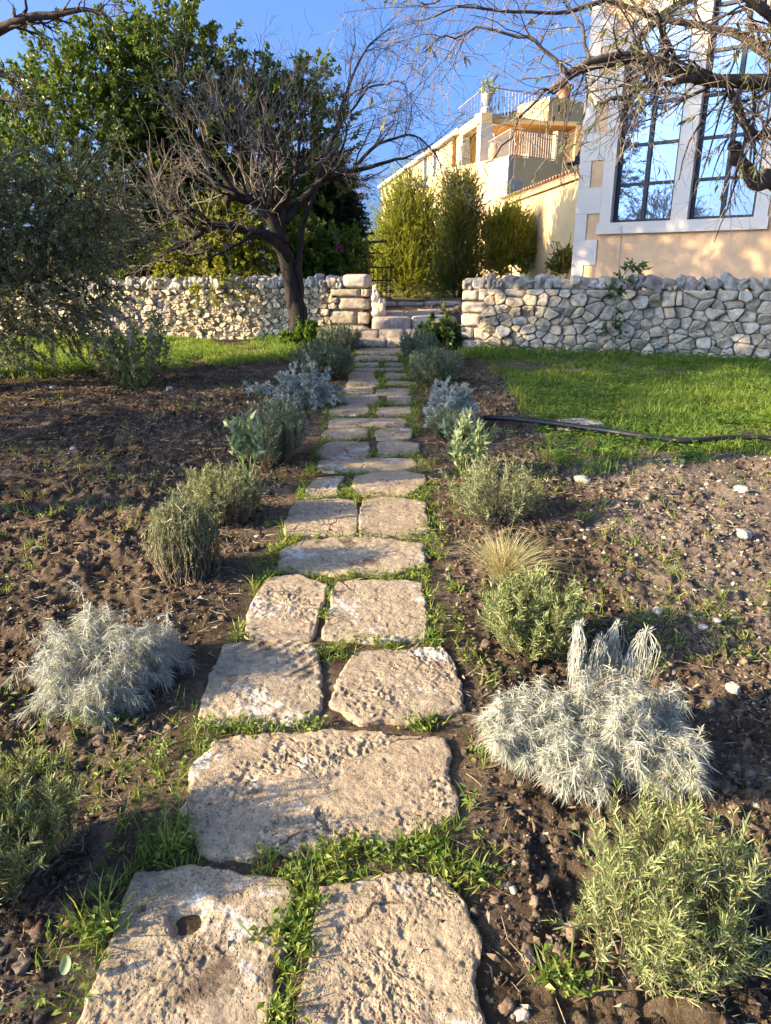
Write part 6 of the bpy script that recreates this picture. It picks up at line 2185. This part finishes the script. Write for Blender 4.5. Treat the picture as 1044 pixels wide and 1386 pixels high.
# wall lamp on the front of the palazzo
p = fF2(np.array([[hF2(781, 210)[0], .0, hF2(780, 213)[1]]]))[0]
root = thing('wall_lamp', 'black barn lamp on a curved arm above the tiled eave', 'wall lamp', p)
b = MB()
n3 = np.append(nF, 0)
s3 = -np.append(dF, 0)
b.tubes(spline([p, p + n3 * .25 + [0, 0, .25], p + n3 * .5 + s3 * .35 + [0, 0, .2], p + n3 * .55 + s3 * .5 + [0, 0, -.05]], 12), np.full(12, .03), 6)
b.build('arm', M['black_iron'], root, True)
b = MB()
q = p + n3 * .55 + s3 * .5 + [0, 0, -.4]
lathe(b, q, [(.48, .0), (.42, .08), (.14, .16), (.10, .36), (.0, .38)])
b.build('shade', M['black_iron'], root, True)
b = MB()
lathe(b, q - [0, 0, .25], [(.0, 0), (.12, .04), (.15, .14), (.10, .26)])
b.build('bulb', M['white_paint'], root, True)

# ---- iron gate and railing beyond the gap
g0 = at(497, 385, 15.2)
GT = thing('iron_gate', 'brown iron gate post with a top bar and black barred gate leaf', 'gate', (g0[0], g0[1], TERR))
def v3(px, py, Y):
    return at(px, py, Y)
b = MB()
pz = v3(497, 327, 15.2)
b.tubes(np.array([[g0[0], g0[1], TERR - .1], pz]), np.full(2, .035), 8)
b.tubes(np.array([pz - [.06, 0, .02], v3(524, 325, 15.25) - [0, 0, .02]]), np.full(2, .022), 6)
b.tubes(np.array([v3(470, 352, 15.6), pz - [0, 0, .3]]), np.full(2, .015), 6)
b.build('post', M['brown_iron'], GT, True)
b = MB()
z0, z1 = TERR + .08, v3(510, 362, 15.2)[2]
x0, x1 = g0[0] + .05, v3(531, 380, 15.2)[0]
for z in (z0, z0 + .35, z1):
    b.tubes(np.array([[x0, g0[1], z], [x1, g0[1] + .15, z]]), np.full(2, .014), 6)
x = x0
while x < x1:
    b.tubes(np.array([[x, g0[1] + .08, z0 - .05], [x, g0[1] + .08, z1]]), np.full(2, .008), 5)
    x += .085
b.build('gate_leaf', M['black_iron'], GT)
RL = thing('iron_railing', 'thin iron railing running left from the gate post above the left wall', 'railing', (v3(430, 380, 15.6)[0], 15.6, TERR))
b = MB()
zz0, zz1 = TERR + .1, v3(480, 361, 15.6)[2]
xa, xb = v3(462, 380, 15.6)[0], v3(495, 380, 15.6)[0]
for z in (zz0, zz1):
    MB().tubes(np.array([[xa, 15.6, z], [xb, 15.55, z]]), np.full(2, .014), 6).build('rail', M['brown_iron'], RL)
b = MB()
x = xa
while x < xb:
    b.tubes(np.array([[x, 15.58, zz0 - .1], [x, 15.58, zz1]]), np.full(2, .008), 5)
    x += .11
b.build('bars', M['brown_iron'], RL)
# ------------------------------------------------------------------ light, sky, camera
W = bpy.data.worlds.new('World')
SC.world = W
W.use_nodes = True
nt = W.node_tree
nt.nodes.clear()
s = np.array([SUN_X, SUN_Y])
s = s / np.linalg.norm(s)
sky = nt.nodes.new('ShaderNodeTexSky')
sky.sky_type = 'NISHITA'
sky.sun_disc = False
sky.sun_elevation = SUN_EL
sky.sun_rotation = math.atan2(s[0], s[1])
sky.altitude = 900
sky.air_density = 0.6
sky.dust_density = 10.0
sky.ozone_density = 10.0
bg = nt.nodes.new('ShaderNodeBackground')
bg.inputs['Strength'].default_value = SKY_STRENGTH
out = nt.nodes.new('ShaderNodeOutputWorld')
nt.links.new(sky.outputs[0], bg.inputs[0])
nt.links.new(bg.outputs[0], out.inputs[0])

ld = bpy.data.lights.new('sun', 'SUN')
ld.energy = SUN_STRENGTH
ld.angle = rad(0.5)
ld.color = SUN_COLOR
lo = bpy.data.objects.new('sun', ld)
COL.objects.link(lo)
d = Vector((-s[0] * math.cos(SUN_EL), -s[1] * math.cos(SUN_EL), -math.sin(SUN_EL)))
lo.rotation_euler = d.to_track_quat('-Z', 'Y').to_euler()
lo.location = (-20, -4, 12)

cd = bpy.data.cameras.new('camera')
cam = bpy.data.objects.new('camera', cd)
COL.objects.link(cam)
cam.location = (0, 0, CAM_H)
cam.rotation_euler = (math.pi / 2 - PITCH, 0, 0)
cd.sensor_fit = 'VERTICAL'
cd.sensor_height = 36.0
cd.lens = 36.0 * F_PX / 1386.0
cd.clip_start = 0.05
cd.clip_end = 2000
SC.camera = cam
SC.render.resolution_x, SC.render.resolution_y = 771, 1024
vs = SC.view_settings
vs.view_transform = 'Standard'
vs.look = 'None'
vs.exposure = EXPOSURE
vs.gamma = 1.0
vs.use_white_balance = True
vs.white_balance_temperature = 7600
SC.render.engine = 'CYCLES'
SC.cycles.max_bounces = 6
SC.cycles.diffuse_bounces = 3
SC.cycles.transmission_bounces = 4
SC.cycles.use_denoising = True
